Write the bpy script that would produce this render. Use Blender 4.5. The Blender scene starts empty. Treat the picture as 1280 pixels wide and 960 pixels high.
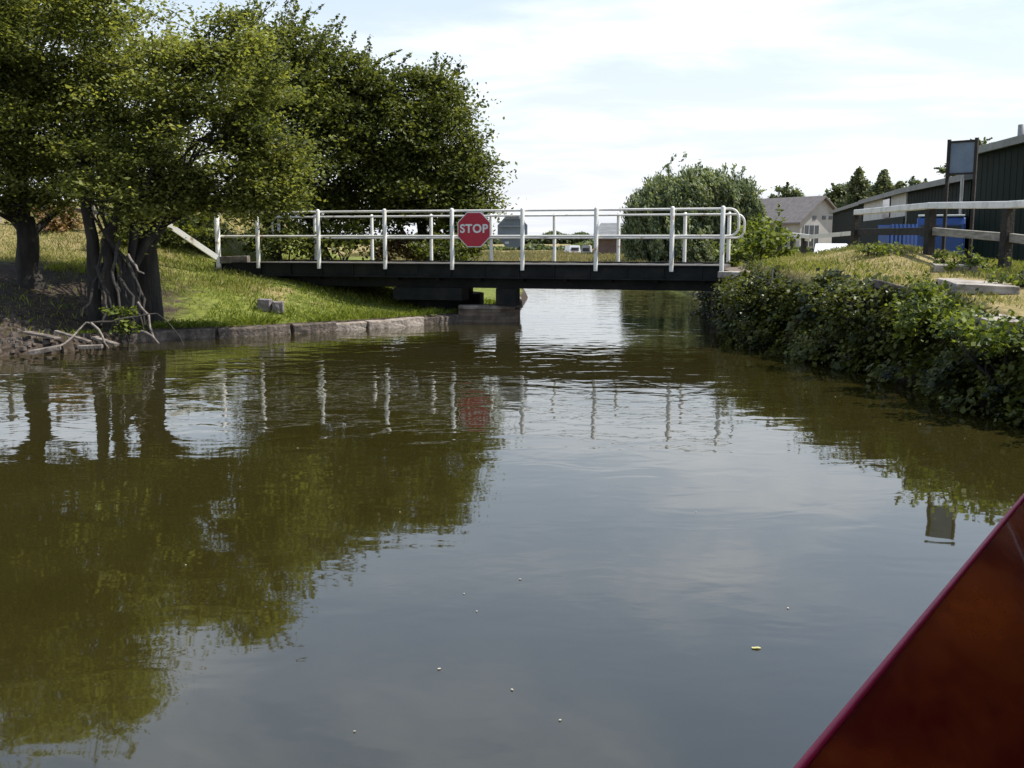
import bpy, bmesh, math, random
import numpy as np
from mathutils import Vector, Matrix

# ------------------------------------------------------------------ camera, sky, sun, exposure
F = 1300.0; CX, CY = 640.0, 480.0; HOR = 298.0
PITCH = math.atan((CY-HOR)/F); CAMZ = 1.69
scene = bpy.context.scene
COL = scene.collection
cam_d = bpy.data.cameras.new('camera'); cam = bpy.data.objects.new('camera', cam_d); COL.objects.link(cam)
cam.location = (0, 0, CAMZ); cam.rotation_euler = (math.pi/2-PITCH, 0, 0)
cam_d.sensor_width = 36; cam_d.lens = 36*F/1280; cam_d.clip_start = .05; cam_d.clip_end = 6000
scene.camera = cam

SUN_AZ = math.radians(86)      # to the right of the view direction (+Y)
SUN_EL = math.radians(56)
w = bpy.data.worlds.new('World'); scene.world = w; w.use_nodes = True
nt = w.node_tree; N = nt.nodes; L = nt.links
bg = N['Background']; bg.inputs[1].default_value = .135
sky = N.new('ShaderNodeTexSky'); sky.sky_type = 'NISHITA'; sky.sun_disc = False
sky.sun_elevation = SUN_EL; sky.sun_rotation = SUN_AZ; sky.dust_density = .8; sky.air_density = 1.25; sky.ozone_density = 2.2
tc = N.new('ShaderNodeTexCoord')
sep = N.new('ShaderNodeSeparateXYZ'); L.new(tc.outputs['Generated'], sep.inputs[0])
zz = N.new('ShaderNodeMath'); zz.operation = 'MAXIMUM'; L.new(sep.outputs[2], zz.inputs[0]); zz.inputs[1].default_value = 0
za = N.new('ShaderNodeMath'); za.operation = 'ADD'; L.new(zz.outputs[0], za.inputs[0]); za.inputs[1].default_value = .12
dv = N.new('ShaderNodeVectorMath'); dv.operation = 'DIVIDE'; L.new(tc.outputs['Generated'], dv.inputs[0])
cb = N.new('ShaderNodeCombineXYZ')
for i in range(3): L.new(za.outputs[0], cb.inputs[i])
L.new(cb.outputs[0], dv.inputs[1])
mp = N.new('ShaderNodeMapping'); mp.inputs['Scale'].default_value = (.75, 1.0, .05); mp.inputs['Location'].default_value = (3.1, 0.4, 0); mp.inputs['Rotation'].default_value = (0, 0, .3)
L.new(dv.outputs[0], mp.inputs[0])
n1 = N.new('ShaderNodeTexNoise'); n1.inputs['Scale'].default_value = 1.3; n1.inputs['Detail'].default_value = 9; n1.inputs['Roughness'].default_value = .58; n1.inputs['Distortion'].default_value = .35
L.new(mp.outputs[0], n1.inputs['Vector'])
cr = N.new('ShaderNodeMapRange'); cr.inputs[1].default_value = .42; cr.inputs[2].default_value = .72; cr.inputs[3].default_value = 0.0; cr.inputs[4].default_value = .75; cr.interpolation_type = 'SMOOTHSTEP'
L.new(n1.outputs[0], cr.inputs[0])
hz = N.new('ShaderNodeMapRange'); hz.inputs[1].default_value = 0; hz.inputs[2].default_value = .5; hz.inputs[3].default_value = .95; hz.inputs[4].default_value = .0
L.new(sep.outputs[2], hz.inputs[0])
mxf = N.new('ShaderNodeMath'); mxf.operation = 'MAXIMUM'; mxf.inputs[0].default_value = 0; L.new(hz.outputs[0], mxf.inputs[1])
mix = N.new('ShaderNodeMix'); mix.data_type = 'RGBA'
L.new(mxf.outputs[0], mix.inputs[0]); L.new(sky.outputs[0], mix.inputs[6]); mix.inputs[7].default_value = (4.5, 4.68, 5.1, 1)
mx2 = N.new('ShaderNodeMix'); mx2.data_type = 'RGBA'; L.new(cr.outputs[0], mx2.inputs[0]); L.new(mix.outputs[2], mx2.inputs[6]); mx2.inputs[7].default_value = (6.6, 6.8, 7.1, 1)
L.new(mx2.outputs[2], bg.inputs[0])

sun_d = bpy.data.lights.new('sun', 'SUN'); sun_d.energy = 4.6; sun_d.angle = math.radians(.53); sun_d.color = (1, .95, .86)
sun = bpy.data.objects.new('sun', sun_d); COL.objects.link(sun)
sv = Vector((math.sin(SUN_AZ)*math.cos(SUN_EL), math.cos(SUN_AZ)*math.cos(SUN_EL), math.sin(SUN_EL)))
sun.rotation_euler = sv.to_track_quat('Z', 'Y').to_euler(); sun.location = (20, 20, 40)
vs = scene.view_settings; vs.view_transform = 'Standard'; vs.look = 'None'; vs.exposure = 0.58; vs.gamma = 1; vs.use_curve_mapping = False
scene.cycles.max_bounces = 6; scene.cycles.transparent_max_bounces = 6

# ------------------------------------------------------------------ helpers
rng = np.random.default_rng(7); random.seed(7)
def ray(px, py):
    r = (px-CX)/F; u = (CY-py)/F; c, s = math.cos(PITCH), math.sin(PITCH)
    return Vector((r, c+u*s, -s+u*c))
def P(px, py, Y):                     # the point seen at a photo pixel, Y metres ahead
    d = ray(px, py); return Vector((0, 0, CAMZ))+d*(Y/d.y)
def G(px, py, z=0.0):                 # the point seen at a photo pixel at height z
    d = ray(px, py); return Vector((0, 0, CAMZ))+d*((z-CAMZ)/d.z)
def tag(o, label=None, cat=None, group=None, kind=None):
    if label: o['label'] = label
    if cat: o['category'] = cat
    if group: o['group'] = group
    if kind: o['kind'] = kind
    return o
def empty(name, loc=(0, 0, 0), rz=0.0, label=None, cat=None, group=None):
    o = bpy.data.objects.new(name, None); COL.objects.link(o); o.location = loc; o.rotation_euler = (0, 0, rz)
    o.empty_display_size = .2
    return tag(o, label, cat, group)
class MB:
    def __init__(s): s.v = []; s.f = []; s.sm = []
    def add(s, vs_, fs, smooth=False):
        k = len(s.v); s.v += [tuple(v) for v in vs_]; s.f += [tuple(i+k for i in f) for f in fs]; s.sm += [smooth]*len(fs); return s
    def box(s, c, size, rz=0.0, m=None, taper=1.0):
        hx, hy, hz_ = size[0]/2, size[1]/2, size[2]/2
        R = m if m is not None else Matrix.Rotation(rz, 3, 'Z')
        c = Vector(c); vs_ = []
        for z in (-1, 1):
            t = taper if z > 0 else 1
            for x, y in ((-1, -1), (1, -1), (1, 1), (-1, 1)): vs_.append(c+R@Vector((x*hx*t, y*hy*t, z*hz_)))
        return s.add(vs_, [(3, 2, 1, 0), (4, 5, 6, 7), (0, 1, 5, 4), (1, 2, 6, 5), (2, 3, 7, 6), (3, 0, 4, 7)])
    def beam(s, a, b, w_, h, up=Vector((0, 0, 1)), roll=0.0):
        a, b = Vector(a), Vector(b); x = (b-a).normalized(); y = up.cross(x).normalized(); z = x.cross(y)
        R = Matrix((x, y, z)).transposed(); R = R@Matrix.Rotation(roll, 3, 'X')
        return s.box((a+b)/2, ((b-a).length, w_, h), m=R)
    def tube(s, pts, rad, n=8, cap=True, smooth=True):
        pts = [Vector(p) for p in pts]
        if not hasattr(rad, '__len__'): rad = [rad]*len(pts)
        T = []
        for i in range(len(pts)):
            a = pts[max(i-1, 0)]; b = pts[min(i+1, len(pts)-1)]; T.append((b-a).normalized() if (b-a).length > 1e-9 else Vector((0, 0, 1)))
        ref = Vector((0, 0, 1)) if abs(T[0].z) < .9 else Vector((1, 0, 0))
        nx = T[0].cross(ref).normalized(); vs_ = []; fs = []
        for i, p in enumerate(pts):
            nx = (nx-T[i]*nx.dot(T[i])).normalized(); ny = T[i].cross(nx)
            for k in range(n):
                a = 2*math.pi*k/n; vs_.append(p+(nx*math.cos(a)+ny*math.sin(a))*rad[i])
        for i in range(len(pts)-1):
            for k in range(n): fs.append((i*n+k, i*n+(k+1) % n, (i+1)*n+(k+1) % n, (i+1)*n+k))
        s.add(vs_, fs, smooth)
        if cap:
            s.add(vs_[:n], [tuple(range(n-1, -1, -1))]); s.add(vs_[-n:], [tuple(range(n))])
        return s
    def prism(s, poly, axis_o, ux, uy, uz, depth):   # poly in (ux,uy), extruded along uz
        k = len(poly); o = Vector(axis_o)
        a = [o+ux*x+uy*y for x, y in poly]; b = [p+uz*depth for p in a]
        return s.add(a+b, [tuple(range(k-1, -1, -1)), tuple(range(k, 2*k))]+[(i, (i+1) % k, (i+1) % k+k, i+k) for i in range(k)])
    def build(s, name, mat, parent=None, bevel=0.0):
        me = bpy.data.meshes.new(name); me.from_pydata(s.v, [], s.f); me.polygons.foreach_set('use_smooth', s.sm)
        me.update(); bm = bmesh.new(); bm.from_mesh(me); bmesh.ops.recalc_face_normals(bm, faces=bm.faces); bm.to_mesh(me); bm.free()
        me.materials.append(mat); o = bpy.data.objects.new(name, me); COL.objects.link(o)
        if parent is not None:
            o.parent = parent; o.matrix_parent_inverse = (Matrix.Translation(parent.location)@parent.rotation_euler.to_matrix().to_4x4()).inverted() if False else Matrix()
        if bevel:
            b = o.modifiers.new('bevel', 'BEVEL'); b.width = bevel; b.segments = 2; b.limit_method = 'ANGLE'
        return o
def wchild(o, parent):   # geometry given in world space, parent stands elsewhere: keep it in place
    o.parent = parent
    M = Matrix.Translation(parent.location)@parent.rotation_euler.to_matrix().to_4x4()
    o.data.transform(M.inverted()); return o
def npmesh(name, V, Fc, mat, parent=None, smooth=False, var=None, world=True):
    me = bpy.data.meshes.new(name); V = np.asarray(V, dtype=np.float32); Fc = np.asarray(Fc, dtype=np.int32)
    if parent is not None and world:
        M = np.array((Matrix.Translation(parent.location)@parent.rotation_euler.to_matrix().to_4x4()).inverted()); V = (V@M[:3, :3].T+M[:3, 3]).astype(np.float32)
    n, k = Fc.shape
    me.vertices.add(len(V)); me.vertices.foreach_set('co', V.ravel())
    me.loops.add(n*k); me.loops.foreach_set('vertex_index', Fc.ravel())
    me.polygons.add(n); me.polygons.foreach_set('loop_start', np.arange(n, dtype=np.int32)*k)
    me.update(calc_edges=True)
    if smooth: me.polygons.foreach_set('use_smooth', np.ones(n, bool))
    if var is not None:
        a = me.attributes.new('var', 'FLOAT', 'POINT'); a.data.foreach_set('value', np.asarray(var, dtype=np.float32))
    me.materials.append(mat); o = bpy.data.objects.new(name, me); COL.objects.link(o)
    if parent is not None: o.parent = parent
    return o

# ------------------------------------------------------------------ materials
def mat(name, cols, scale=4.0, rough=.7, bump=0.0, bscale=None, metallic=0.0, detail=6, spec=.5, coat=0.0, stretch=(1, 1, 1), stops=None, coord='Object', pos_noise=.6):
    m = bpy.data.materials.new(name); m.use_nodes = True; t = m.node_tree; n = t.nodes; l = t.links
    b = n['Principled BSDF']; b.inputs['Roughness'].default_value = rough; b.inputs['Metallic'].default_value = metallic
    b.inputs['Specular IOR Level'].default_value = spec; b.inputs['Coat Weight'].default_value = coat
    g = n.new('ShaderNodeTexCoord'); mpn = n.new('ShaderNodeMapping'); mpn.inputs['Scale'].default_value = stretch; l.new(g.outputs[coord], mpn.inputs[0])
    nz = n.new('ShaderNodeTexNoise'); nz.inputs['Scale'].default_value = scale; nz.inputs['Detail'].default_value = detail; nz.inputs['Roughness'].default_value = pos_noise; l.new(mpn.outputs[0], nz.inputs['Vector'])
    r = n.new('ShaderNodeValToRGB'); el = r.color_ramp.elements
    k = len(cols); stops = stops or [.32+.36*i/max(k-1, 1) for i in range(k)]
    while len(el) < k: el.new(.5)
    for i, c in enumerate(cols): el[i].position = stops[i]; el[i].color = (*c, 1)
    l.new(nz.outputs[0], r.inputs[0]); l.new(r.outputs[0], b.inputs['Base Color'])
    if bump:
        nb = n.new('ShaderNodeTexNoise'); nb.inputs['Scale'].default_value = bscale or scale*4; nb.inputs['Detail'].default_value = 6; l.new(mpn.outputs[0], nb.inputs['Vector'])
        bp = n.new('ShaderNodeBump'); bp.inputs['Strength'].default_value = bump; bp.inputs['Distance'].default_value = .03; l.new(nb.outputs[0], bp.inputs['Height']); l.new(bp.outputs[0], b.inputs['Normal'])
    m['r'] = 1
    return m
def leafmat(name, dark, light, trans=.35, rough=.5, scale=.9, tint=None):
    m = bpy.data.materials.new(name); m.use_nodes = True; t = m.node_tree; n = t.nodes; l = t.links
    b = n['Principled BSDF']; b.inputs['Roughness'].default_value = rough; b.inputs['Specular IOR Level'].default_value = .2
    g = n.new('ShaderNodeTexCoord'); nz = n.new('ShaderNodeTexNoise'); nz.inputs['Scale'].default_value = scale; nz.inputs['Detail'].default_value = 3; l.new(g.outputs['Object'], nz.inputs['Vector'])
    at = n.new('ShaderNodeAttribute'); at.attribute_name = 'var'
    ad = n.new('ShaderNodeMath'); ad.operation = 'MULTIPLY_ADD'; l.new(nz.outputs[0], ad.inputs[0]); ad.inputs[1].default_value = 1.3; 
    sb = n.new('ShaderNodeMath'); sb.operation = 'MULTIPLY_ADD'; l.new(at.outputs['Fac'], sb.inputs[0]); sb.inputs[1].default_value = .8; sb.inputs[2].default_value = -.55; l.new(sb.outputs[0], ad.inputs[2])
    r = n.new('ShaderNodeValToRGB'); r.color_ramp.elements[0].color = (*dark, 1); r.color_ramp.elements[1].color = (*light, 1); r.color_ramp.elements[0].position = .1; r.color_ramp.elements[1].position = .9
    l.new(ad.outputs[0], r.inputs[0]); l.new(r.outputs[0], b.inputs['Base Color'])
    tr = n.new('ShaderNodeBsdfTranslucent'); gm = n.new('ShaderNodeMix'); gm.data_type = 'RGBA'; gm.blend_type = 'MULTIPLY'; gm.inputs[0].default_value = 1
    l.new(r.outputs[0], gm.inputs[6]); gm.inputs[7].default_value = (*(tint or (1.5, 1.45, .7)), 1); l.new(gm.outputs[2], tr.inputs[0])
    ms = n.new('ShaderNodeMixShader'); ms.inputs[0].default_value = trans; l.new(b.outputs[0], ms.inputs[1]); l.new(tr.outputs[0], ms.inputs[2])
    l.new(ms.outputs[0], n['Material Output'].inputs[0]); return m

M = {}
M['bark'] = mat('bark', [(.008, .0065, .005), (.019, .0155, .0115), (.036, .03, .023)], 9, .9, .9, 22, stretch=(1, 1, .25))
M['root'] = mat('root_wood', [(.010, .008, .006), (.024, .02, .015), (.055, .045, .036)], 7, .85, .6, 22)
M['drift'] = mat('bleached_wood', [(.06, .048, .038), (.14, .115, .095), (.28, .24, .205)], 6, .8, .5, 30)
M['white'] = mat('white_paint', [(.3, .2, .12), (.62, .6, .54), (.7, .69, .64)], 5, .42, .15, 40, stops=[.31, .4, .7])
M['whiterust'] = mat('flaking_white_paint', [(.16, .07, .035), (.62, .58, .5), (.78, .77, .72)], 6, .5, .3, 40, stops=[.3, .44, .6])
M['black'] = mat('black_steel', [(.005, .006, .006), (.010, .012, .012), (.022, .021, .018)], 3, .6, .25, 30, spec=.2, stretch=(1, 1, 1))
M['deck'] = mat('deck_timber', [(.05, .045, .04), (.1, .09, .075)], 6, .85, .5, 30)
M['stone'] = mat('old_stone', [(.1, .085, .065), (.24, .2, .165), (.36, .31, .26)], 5, .9, .8, 22)
M['slab'] = mat('pale_concrete', [(.13, .11, .09), (.29, .26, .225), (.4, .36, .32)], 4, .9, .5, 24)
M['block'] = mat('grey_brown_block', [(.15, .13, .13), (.22, .19, .2)], 12, .9, .5, 40)
M['timber'] = mat('dark_timber', [(.007, .006, .005), (.017, .014, .010), (.03, .025, .018)], 8, .85, .6, 28)
M['greytimber'] = mat('weathered_timber', [(.13, .12, .095), (.24, .22, .18), (.34, .32, .27)], 7, .8, .5, 28, stretch=(.6, .6, 3))
M['concrete_rail'] = mat('pale_painted_rail', [(.5, .49, .45), (.72, .71, .67), (.8, .79, .76)], 4, .55, .2, 24)
M['red'] = mat('red_sign_face', [(.36, .012, .03), (.42, .016, .035)], 3, .45)
M['signwhite'] = mat('sign_white', [(.6, .6, .58), (.72, .72, .7)], 8, .45)
M['signgrey'] = mat('sign_back_grey', [(.15, .18, .19), (.2, .23, .24)], 4, .55)
M['panelblue'] = mat('sign_panel_blue_grey', [(.09, .13, .18), (.13, .17, .22)], 5, .5)
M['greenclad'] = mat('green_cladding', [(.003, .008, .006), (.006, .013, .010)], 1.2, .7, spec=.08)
M['roofgrey'] = mat('pale_roof_sheet', [(.1, .105, .1), (.18, .18, .175)], 1.5, .6)
M['greyclad'] = mat('pale_grey_cladding', [(.38, .38, .37), (.5, .5, .48)], .8, .6)
M['render'] = mat('house_render', [(.31, .3, .29), (.4, .39, .375)], .8, .9)
M['tiles'] = mat('roof_tiles', [(.12, .105, .1), (.18, .16, .15)], 2.5, .8, .5, 8)
M['brick'] = mat('brown_brick', [(.12, .08, .06), (.2, .14, .11)], 2, .9)
M['blue'] = mat('blue_paint', [(.012, .05, .2), (.02, .08, .3)], 2, .4)
M['vanwhite'] = mat('white_gloss', [(.75, .76, .78), (.8, .8, .8)], 2, .3)
M['glass'] = mat('dark_glass', [(.03, .035, .045), (.05, .06, .07)], 2, .08)
M['tyre'] = mat('black_rubber', [(.012, .012, .012), (.02, .02, .02)], 5, .8)
M['pinkred'] = mat('dull_red_paint', [(.3, .03, .02), (.4, .06, .03)], 3, .5)
M['downpipe'] = mat('grey_pipe', [(.2, .21, .2), (.3, .3, .3)], 3, .5)
M['litter'] = mat('yellow_leaf', [(.36, .36, .14), (.5, .48, .2)], 9, .6)
M['foam'] = mat('pale_fleck', [(.3, .28, .2), (.55, .52, .42)], 9, .7)

L_haw = leafmat('hawthorn_leaves', (.035, .05, .013), (.28, .30, .085), .5, scale=1.4)
L_dark = leafmat('dark_tree_leaves', (.022, .036, .009), (.19, .21, .05), .36, scale=.8)
L_will = leafmat('willow_leaves', (.06, .085, .045), (.27, .31, .18), .35, scale=.8)
L_far = leafmat('distant_leaves', (.04, .06, .03), (.16, .19, .09), .35, scale=.4)
L_con = leafmat('conifer_needles', (.05, .07, .04), (.2, .22, .11), .3, scale=.5)
L_ivy = leafmat('ivy_leaves', (.007, .014, .003), (.14, .155, .03), .3, .38, scale=2.2)
L_bush = leafmat('bright_bush_leaves', (.025, .045, .008), (.2, .24, .045), .4, scale=1.8)
L_dry = leafmat('dry_brown_leaves', (.1, .06, .03), (.3, .2, .1), .3, scale=1.2)
L_grass = leafmat('lush_grass_blades', (.07, .105, .012), (.24, .27, .045), .45, .6, scale=.8)
L_dgrass = leafmat('dry_grass_blades', (.10, .12, .03), (.33, .31, .13), .35, .7, scale=.9)
L_field = leafmat('field_grass_blades', (.12, .13, .06), (.31, .26, .14), .3, .8, scale=.12)

# ground: soil, short turf and dry turf mixed by noise and slope
def groundmat():
    m = bpy.data.materials.new('ground_turf_and_soil'); m.use_nodes = True; t = m.node_tree; n = t.nodes; l = t.links; b = n['Principled BSDF']; b.inputs['Roughness'].default_value = .95; b.inputs['Specular IOR Level'].default_value = .15
    g = n.new('ShaderNodeNewGeometry'); tcn = n.new('ShaderNodeTexCoord')
    def noise(s, d=6):
        q = n.new('ShaderNodeTexNoise'); q.inputs['Scale'].default_value = s; q.inputs['Detail'].default_value = d; q.inputs['Roughness'].default_value = .65; l.new(tcn.outputs['Object'], q.inputs['Vector']); return q
    def ramp(src, a, b_, p=(.35, .65)):
        r = n.new('ShaderNodeValToRGB'); r.color_ramp.elements[0].color = (*a, 1); r.color_ramp.elements[1].color = (*b_, 1); r.color_ramp.elements[0].position, r.color_ramp.elements[1].position = p; l.new(src, r.inputs[0]); return r
    def mixc(f, a, b_):
        q = n.new('ShaderNodeMix'); q.data_type = 'RGBA'; l.new(f, q.inputs[0]); l.new(a, q.inputs[6]); l.new(b_, q.inputs[7]); return q
    turf = ramp(noise(7).outputs[0], (.07, .09, .015), (.2, .22, .05))
    dry = ramp(noise(5).outputs[0], (.17, .14, .05), (.33, .26, .13))
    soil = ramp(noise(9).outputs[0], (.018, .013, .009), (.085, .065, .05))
    a1 = n.new('ShaderNodeAttribute'); a1.attribute_name = 'dry'; a2 = n.new('ShaderNodeAttribute'); a2.attribute_name = 'soil'
    def jag(at, s):
        q = n.new('ShaderNodeMath'); q.operation = 'ADD'; l.new(at.outputs['Fac'], q.inputs[0]); l.new(noise(s).outputs[0], q.inputs[1])
        r = n.new('ShaderNodeMapRange'); r.inputs[1].default_value = .85; r.inputs[2].default_value = 1.1; l.new(q.outputs[0], r.inputs[0]); return r
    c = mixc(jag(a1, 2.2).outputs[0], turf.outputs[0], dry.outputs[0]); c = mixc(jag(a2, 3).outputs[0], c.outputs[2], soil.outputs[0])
    l.new(c.outputs[2], b.inputs['Base Color'])
    bp = n.new('ShaderNodeBump'); bp.inputs['Strength'].default_value = .8; bp.inputs['Distance'].default_value = .05; l.new(noise(14).outputs[0], bp.inputs['Height']); l.new(bp.outputs[0], b.inputs['Normal'])
    return m
def watermat():
    m = bpy.data.materials.new('murky_canal_water'); m.use_nodes = True; t = m.node_tree; n = t.nodes; l = t.links; b = n['Principled BSDF']
    b.inputs['Roughness'].default_value = .025; b.inputs['IOR'].default_value = 1.85
    tcn = n.new('ShaderNodeTexCoord')
    nz = n.new('ShaderNodeTexNoise'); nz.inputs['Scale'].default_value = .35; nz.inputs['Detail'].default_value = 4; l.new(tcn.outputs['Object'], nz.inputs['Vector'])
    r = n.new('ShaderNodeValToRGB'); r.color_ramp.elements[0].color = (.021, .0175, .004, 1); r.color_ramp.elements[1].color = (.026, .022, .006, 1); r.color_ramp.elements[0].position = .35; r.color_ramp.elements[1].position = .65
    l.new(nz.outputs[0], r.inputs[0]); l.new(r.outputs[0], b.inputs['Base Color'])
    def nse(s, d, st=(1, 1, 1), dist=0.0):
        mpn = n.new('ShaderNodeMapping'); mpn.inputs['Scale'].default_value = st; l.new(tcn.outputs['Object'], mpn.inputs[0])
        q = n.new('ShaderNodeTexNoise'); q.inputs['Scale'].default_value = s; q.inputs['Detail'].default_value = d; q.inputs['Roughness'].default_value = .45; q.inputs['Distortion'].default_value = dist; l.new(mpn.outputs[0], q.inputs['Vector']); return q
    big = nse(1.5, 2, (1, 1.5, 1), .6); fine = nse(5.5, 2, (1, 1.6, 1), .4)
    ma = n.new('ShaderNodeAttribute'); ma.attribute_name = 'ripple'
    patch = nse(.28, 3, (.5, 1.2, 1)); pr = n.new('ShaderNodeMapRange'); pr.inputs[1].default_value = .38; pr.inputs[2].default_value = .68; pr.inputs[3].default_value = .25; pr.inputs[4].default_value = 1; l.new(patch.outputs[0], pr.inputs[0])
    mu = n.new('ShaderNodeMath'); mu.operation = 'MULTIPLY'; l.new(fine.outputs[0], mu.inputs[0]); l.new(pr.outputs[0], mu.inputs[1])
    mu2 = n.new('ShaderNodeMath'); mu2.operation = 'MULTIPLY'; l.new(mu.outputs[0], mu2.inputs[0]); mu2.inputs[1].default_value = .22
    ad = n.new('ShaderNodeMath'); ad.operation = 'ADD'; l.new(big.outputs[0], ad.inputs[0]); l.new(mu2.outputs[0], ad.inputs[1])
    ml = n.new('ShaderNodeMath'); ml.operation = 'MULTIPLY'; l.new(ad.outputs[0], ml.inputs[0]); l.new(ma.outputs['Fac'], ml.inputs[1])
    bp = n.new('ShaderNodeBump'); bp.inputs['Strength'].default_value = 1; bp.inputs['Distance'].default_value = .0105; l.new(ml.outputs[0], bp.inputs['Height']); l.new(bp.outputs[0], b.inputs['Normal'])
    return m

# ------------------------------------------------------------------ terrain and water
g2 = lambda px, py: tuple(G(px, py)[:2])
left_edge = [(-13, -14), (-13, 6), (-10.5, 12.2), g2(0, 446), g2(70, 442), g2(150, 430), g2(200, 425), g2(300, 421), g2(400, 415), g2(480, 410), g2(540, 405.5), g2(573, 402.5)]
abut = [g2(650, 402.5)]
ax, ay = abut[0]
far_l = [(ax+.03, ay+3.6), (ax+.3, ay+9), (ax+.2, 37), (-3, 42), (-50, 47)]
far_r = [(-50, 56), (-4, 50), (3.0, 45), (5.0, 38), (5.2, 30), (4.55, 24), (4.4, 20.5), (4.2, 18.6)]
right_edge = [g2(918, 424), g2(978, 442), g2(1045, 454), g2(1110, 469), g2(1185, 494), g2(1285, 528), (4.9, 7.6), (6.4, 6), (6.8, 0), (7, -14)]
CH = np.array(left_edge+abut+far_l+far_r+right_edge, dtype=float)
def sdist(x, y):           # + on land, - in the channel
    x = np.asarray(x, float); y = np.asarray(y, float); d = np.full(x.shape, 1e9); ins = np.zeros(x.shape, bool); n_ = len(CH)
    for i in range(n_):
        ax_, ay_ = CH[i]; bx, by = CH[(i+1) % n_]; dx, dy = bx-ax_, by-ay_
        t_ = np.clip(((x-ax_)*dx+(y-ay_)*dy)/(dx*dx+dy*dy), 0, 1); d = np.minimum(d, np.hypot(x-ax_-t_*dx, y-ay_-t_*dy))
        if by != ay_:
            c_ = ((ay_ > y) != (by > y)) & (x < (bx-ax_)*(y-ay_)/(by-ay_)+ax_); ins ^= c_
    return np.where(ins, -d, d)
ss = lambda a, b_, v: (lambda t_: t_*t_*(3-2*t_))(np.clip((v-a)/(b_-a), 0, 1))
def wob(x, y): return .5*np.sin(x*1.7+.6*np.sin(y*1.1))+.5*np.sin(y*1.3+1.3*np.sin(x*.9+2))
def height(x, y, d=None):
    x = np.asarray(x, float); y = np.asarray(y, float)
    if d is None: d = sdist(x, y)
    near = 1-ss(40, 60, y)
    # left bank
    rise = ss(.1, 5.2, d)*(.80*ss(.2, -5.0, x)+.06)
    zl = (.18*ss(-.02, .10, d))*ss(-8.2, -6.4, x)+ (.12*ss(0, .3, d)+.25*ss(.2, 1.5, d))*(1-ss(-8.2, -6.4, x))+rise
    zl += 1.45*ss(21.5, 30, y)*ss(-5.8, -8.8, x)*near
    # right bank
    zr = (1.1-.2*ss(13, 10.3, y))*ss(-.05, .42, d)+.06*ss(.5, 2, d)
    zr += .37*np.exp(-((x-6.1)**2/3.6+(y-18.0)**2/7))
    zr -= .95*ss(22, 30, y)
    s_ = ss(1.5, 3.0, x)
    farz = .42+.10*wob(x*.05, y*.04)
    zf = np.where(d > 0, farz*ss(-.02, .8, d), 0)
    z = zl*(1-s_)+zr*s_
    z = z*near+zf*(1-near)
    z = z+.035*wob(x*1.3, y*1.2)*ss(.3, 1.5, d)
    return np.where(d < -.02, np.maximum(-.9, d*2.4), z)
def hgt(x, y): return float(height(np.array([x]), np.array([y]))[0])
def axis(a, b_, st, lo, hi):
    c_ = list(np.arange(a, b_+1e-6, st)); s = st; v = b_
    while v < hi: s *= 1.16; v += s; c_.append(v)
    s = st; v = a; pre = []
    while v > lo: s *= 1.16; v -= s; pre.append(v)
    return np.array(pre[::-1]+c_)
xs = axis(-11, 9.5, .11, -1500, 1500); ys = axis(7.5, 30, .13, -300, 3500)
XX, YY = np.meshgrid(xs, ys); D0 = sdist(XX, YY); ZZ = height(XX, YY, D0)
nx_, ny_ = len(xs), len(ys); idx = np.arange(nx_*ny_).reshape(ny_, nx_)
Fq = np.stack([idx[:-1, :-1], idx[:-1, 1:], idx[1:, 1:], idx[1:, :-1]], -1).reshape(-1, 4)
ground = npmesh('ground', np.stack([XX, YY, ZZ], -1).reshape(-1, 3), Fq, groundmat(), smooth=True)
tag(ground, 'grassy canal banks and flat dry fields reaching the horizon', 'ground', kind='structure')
dryv = np.clip(.15+.55*ss(3, 5, XX)*(1-ss(24, 40, YY))+.85*ss(42, 52, YY)*(1-.6*ss(120, 300, YY)), 0, 1)
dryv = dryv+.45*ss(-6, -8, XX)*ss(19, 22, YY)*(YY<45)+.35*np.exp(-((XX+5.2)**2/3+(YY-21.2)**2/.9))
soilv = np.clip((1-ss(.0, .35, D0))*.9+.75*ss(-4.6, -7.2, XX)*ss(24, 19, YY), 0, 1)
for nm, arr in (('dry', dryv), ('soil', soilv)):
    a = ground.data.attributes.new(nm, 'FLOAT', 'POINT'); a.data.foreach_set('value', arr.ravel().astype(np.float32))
wx = axis(-12, 9, .6, -60, 60); wy = axis(-2, 40, .6, -40, 75); WX, WY = np.meshgrid(wx, wy)
ix = np.arange(len(wx)*len(wy)).reshape(len(wy), len(wx))
water = npmesh('water', np.stack([WX, WY, WX*0], -1).reshape(-1, 3), np.stack([ix[:-1, :-1], ix[:-1, 1:], ix[1:, 1:], ix[1:, :-1]], -1).reshape(-1, 4), watermat(), smooth=True)
tag(water, 'murky olive canal water with gentle ripples', 'water', kind='structure')
rip = .25+.75*ss(6.0, 13, WY)
a = water.data.attributes.new('ripple', 'FLOAT', 'POINT'); a.data.foreach_set('value', rip.ravel().astype(np.float32))

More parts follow.
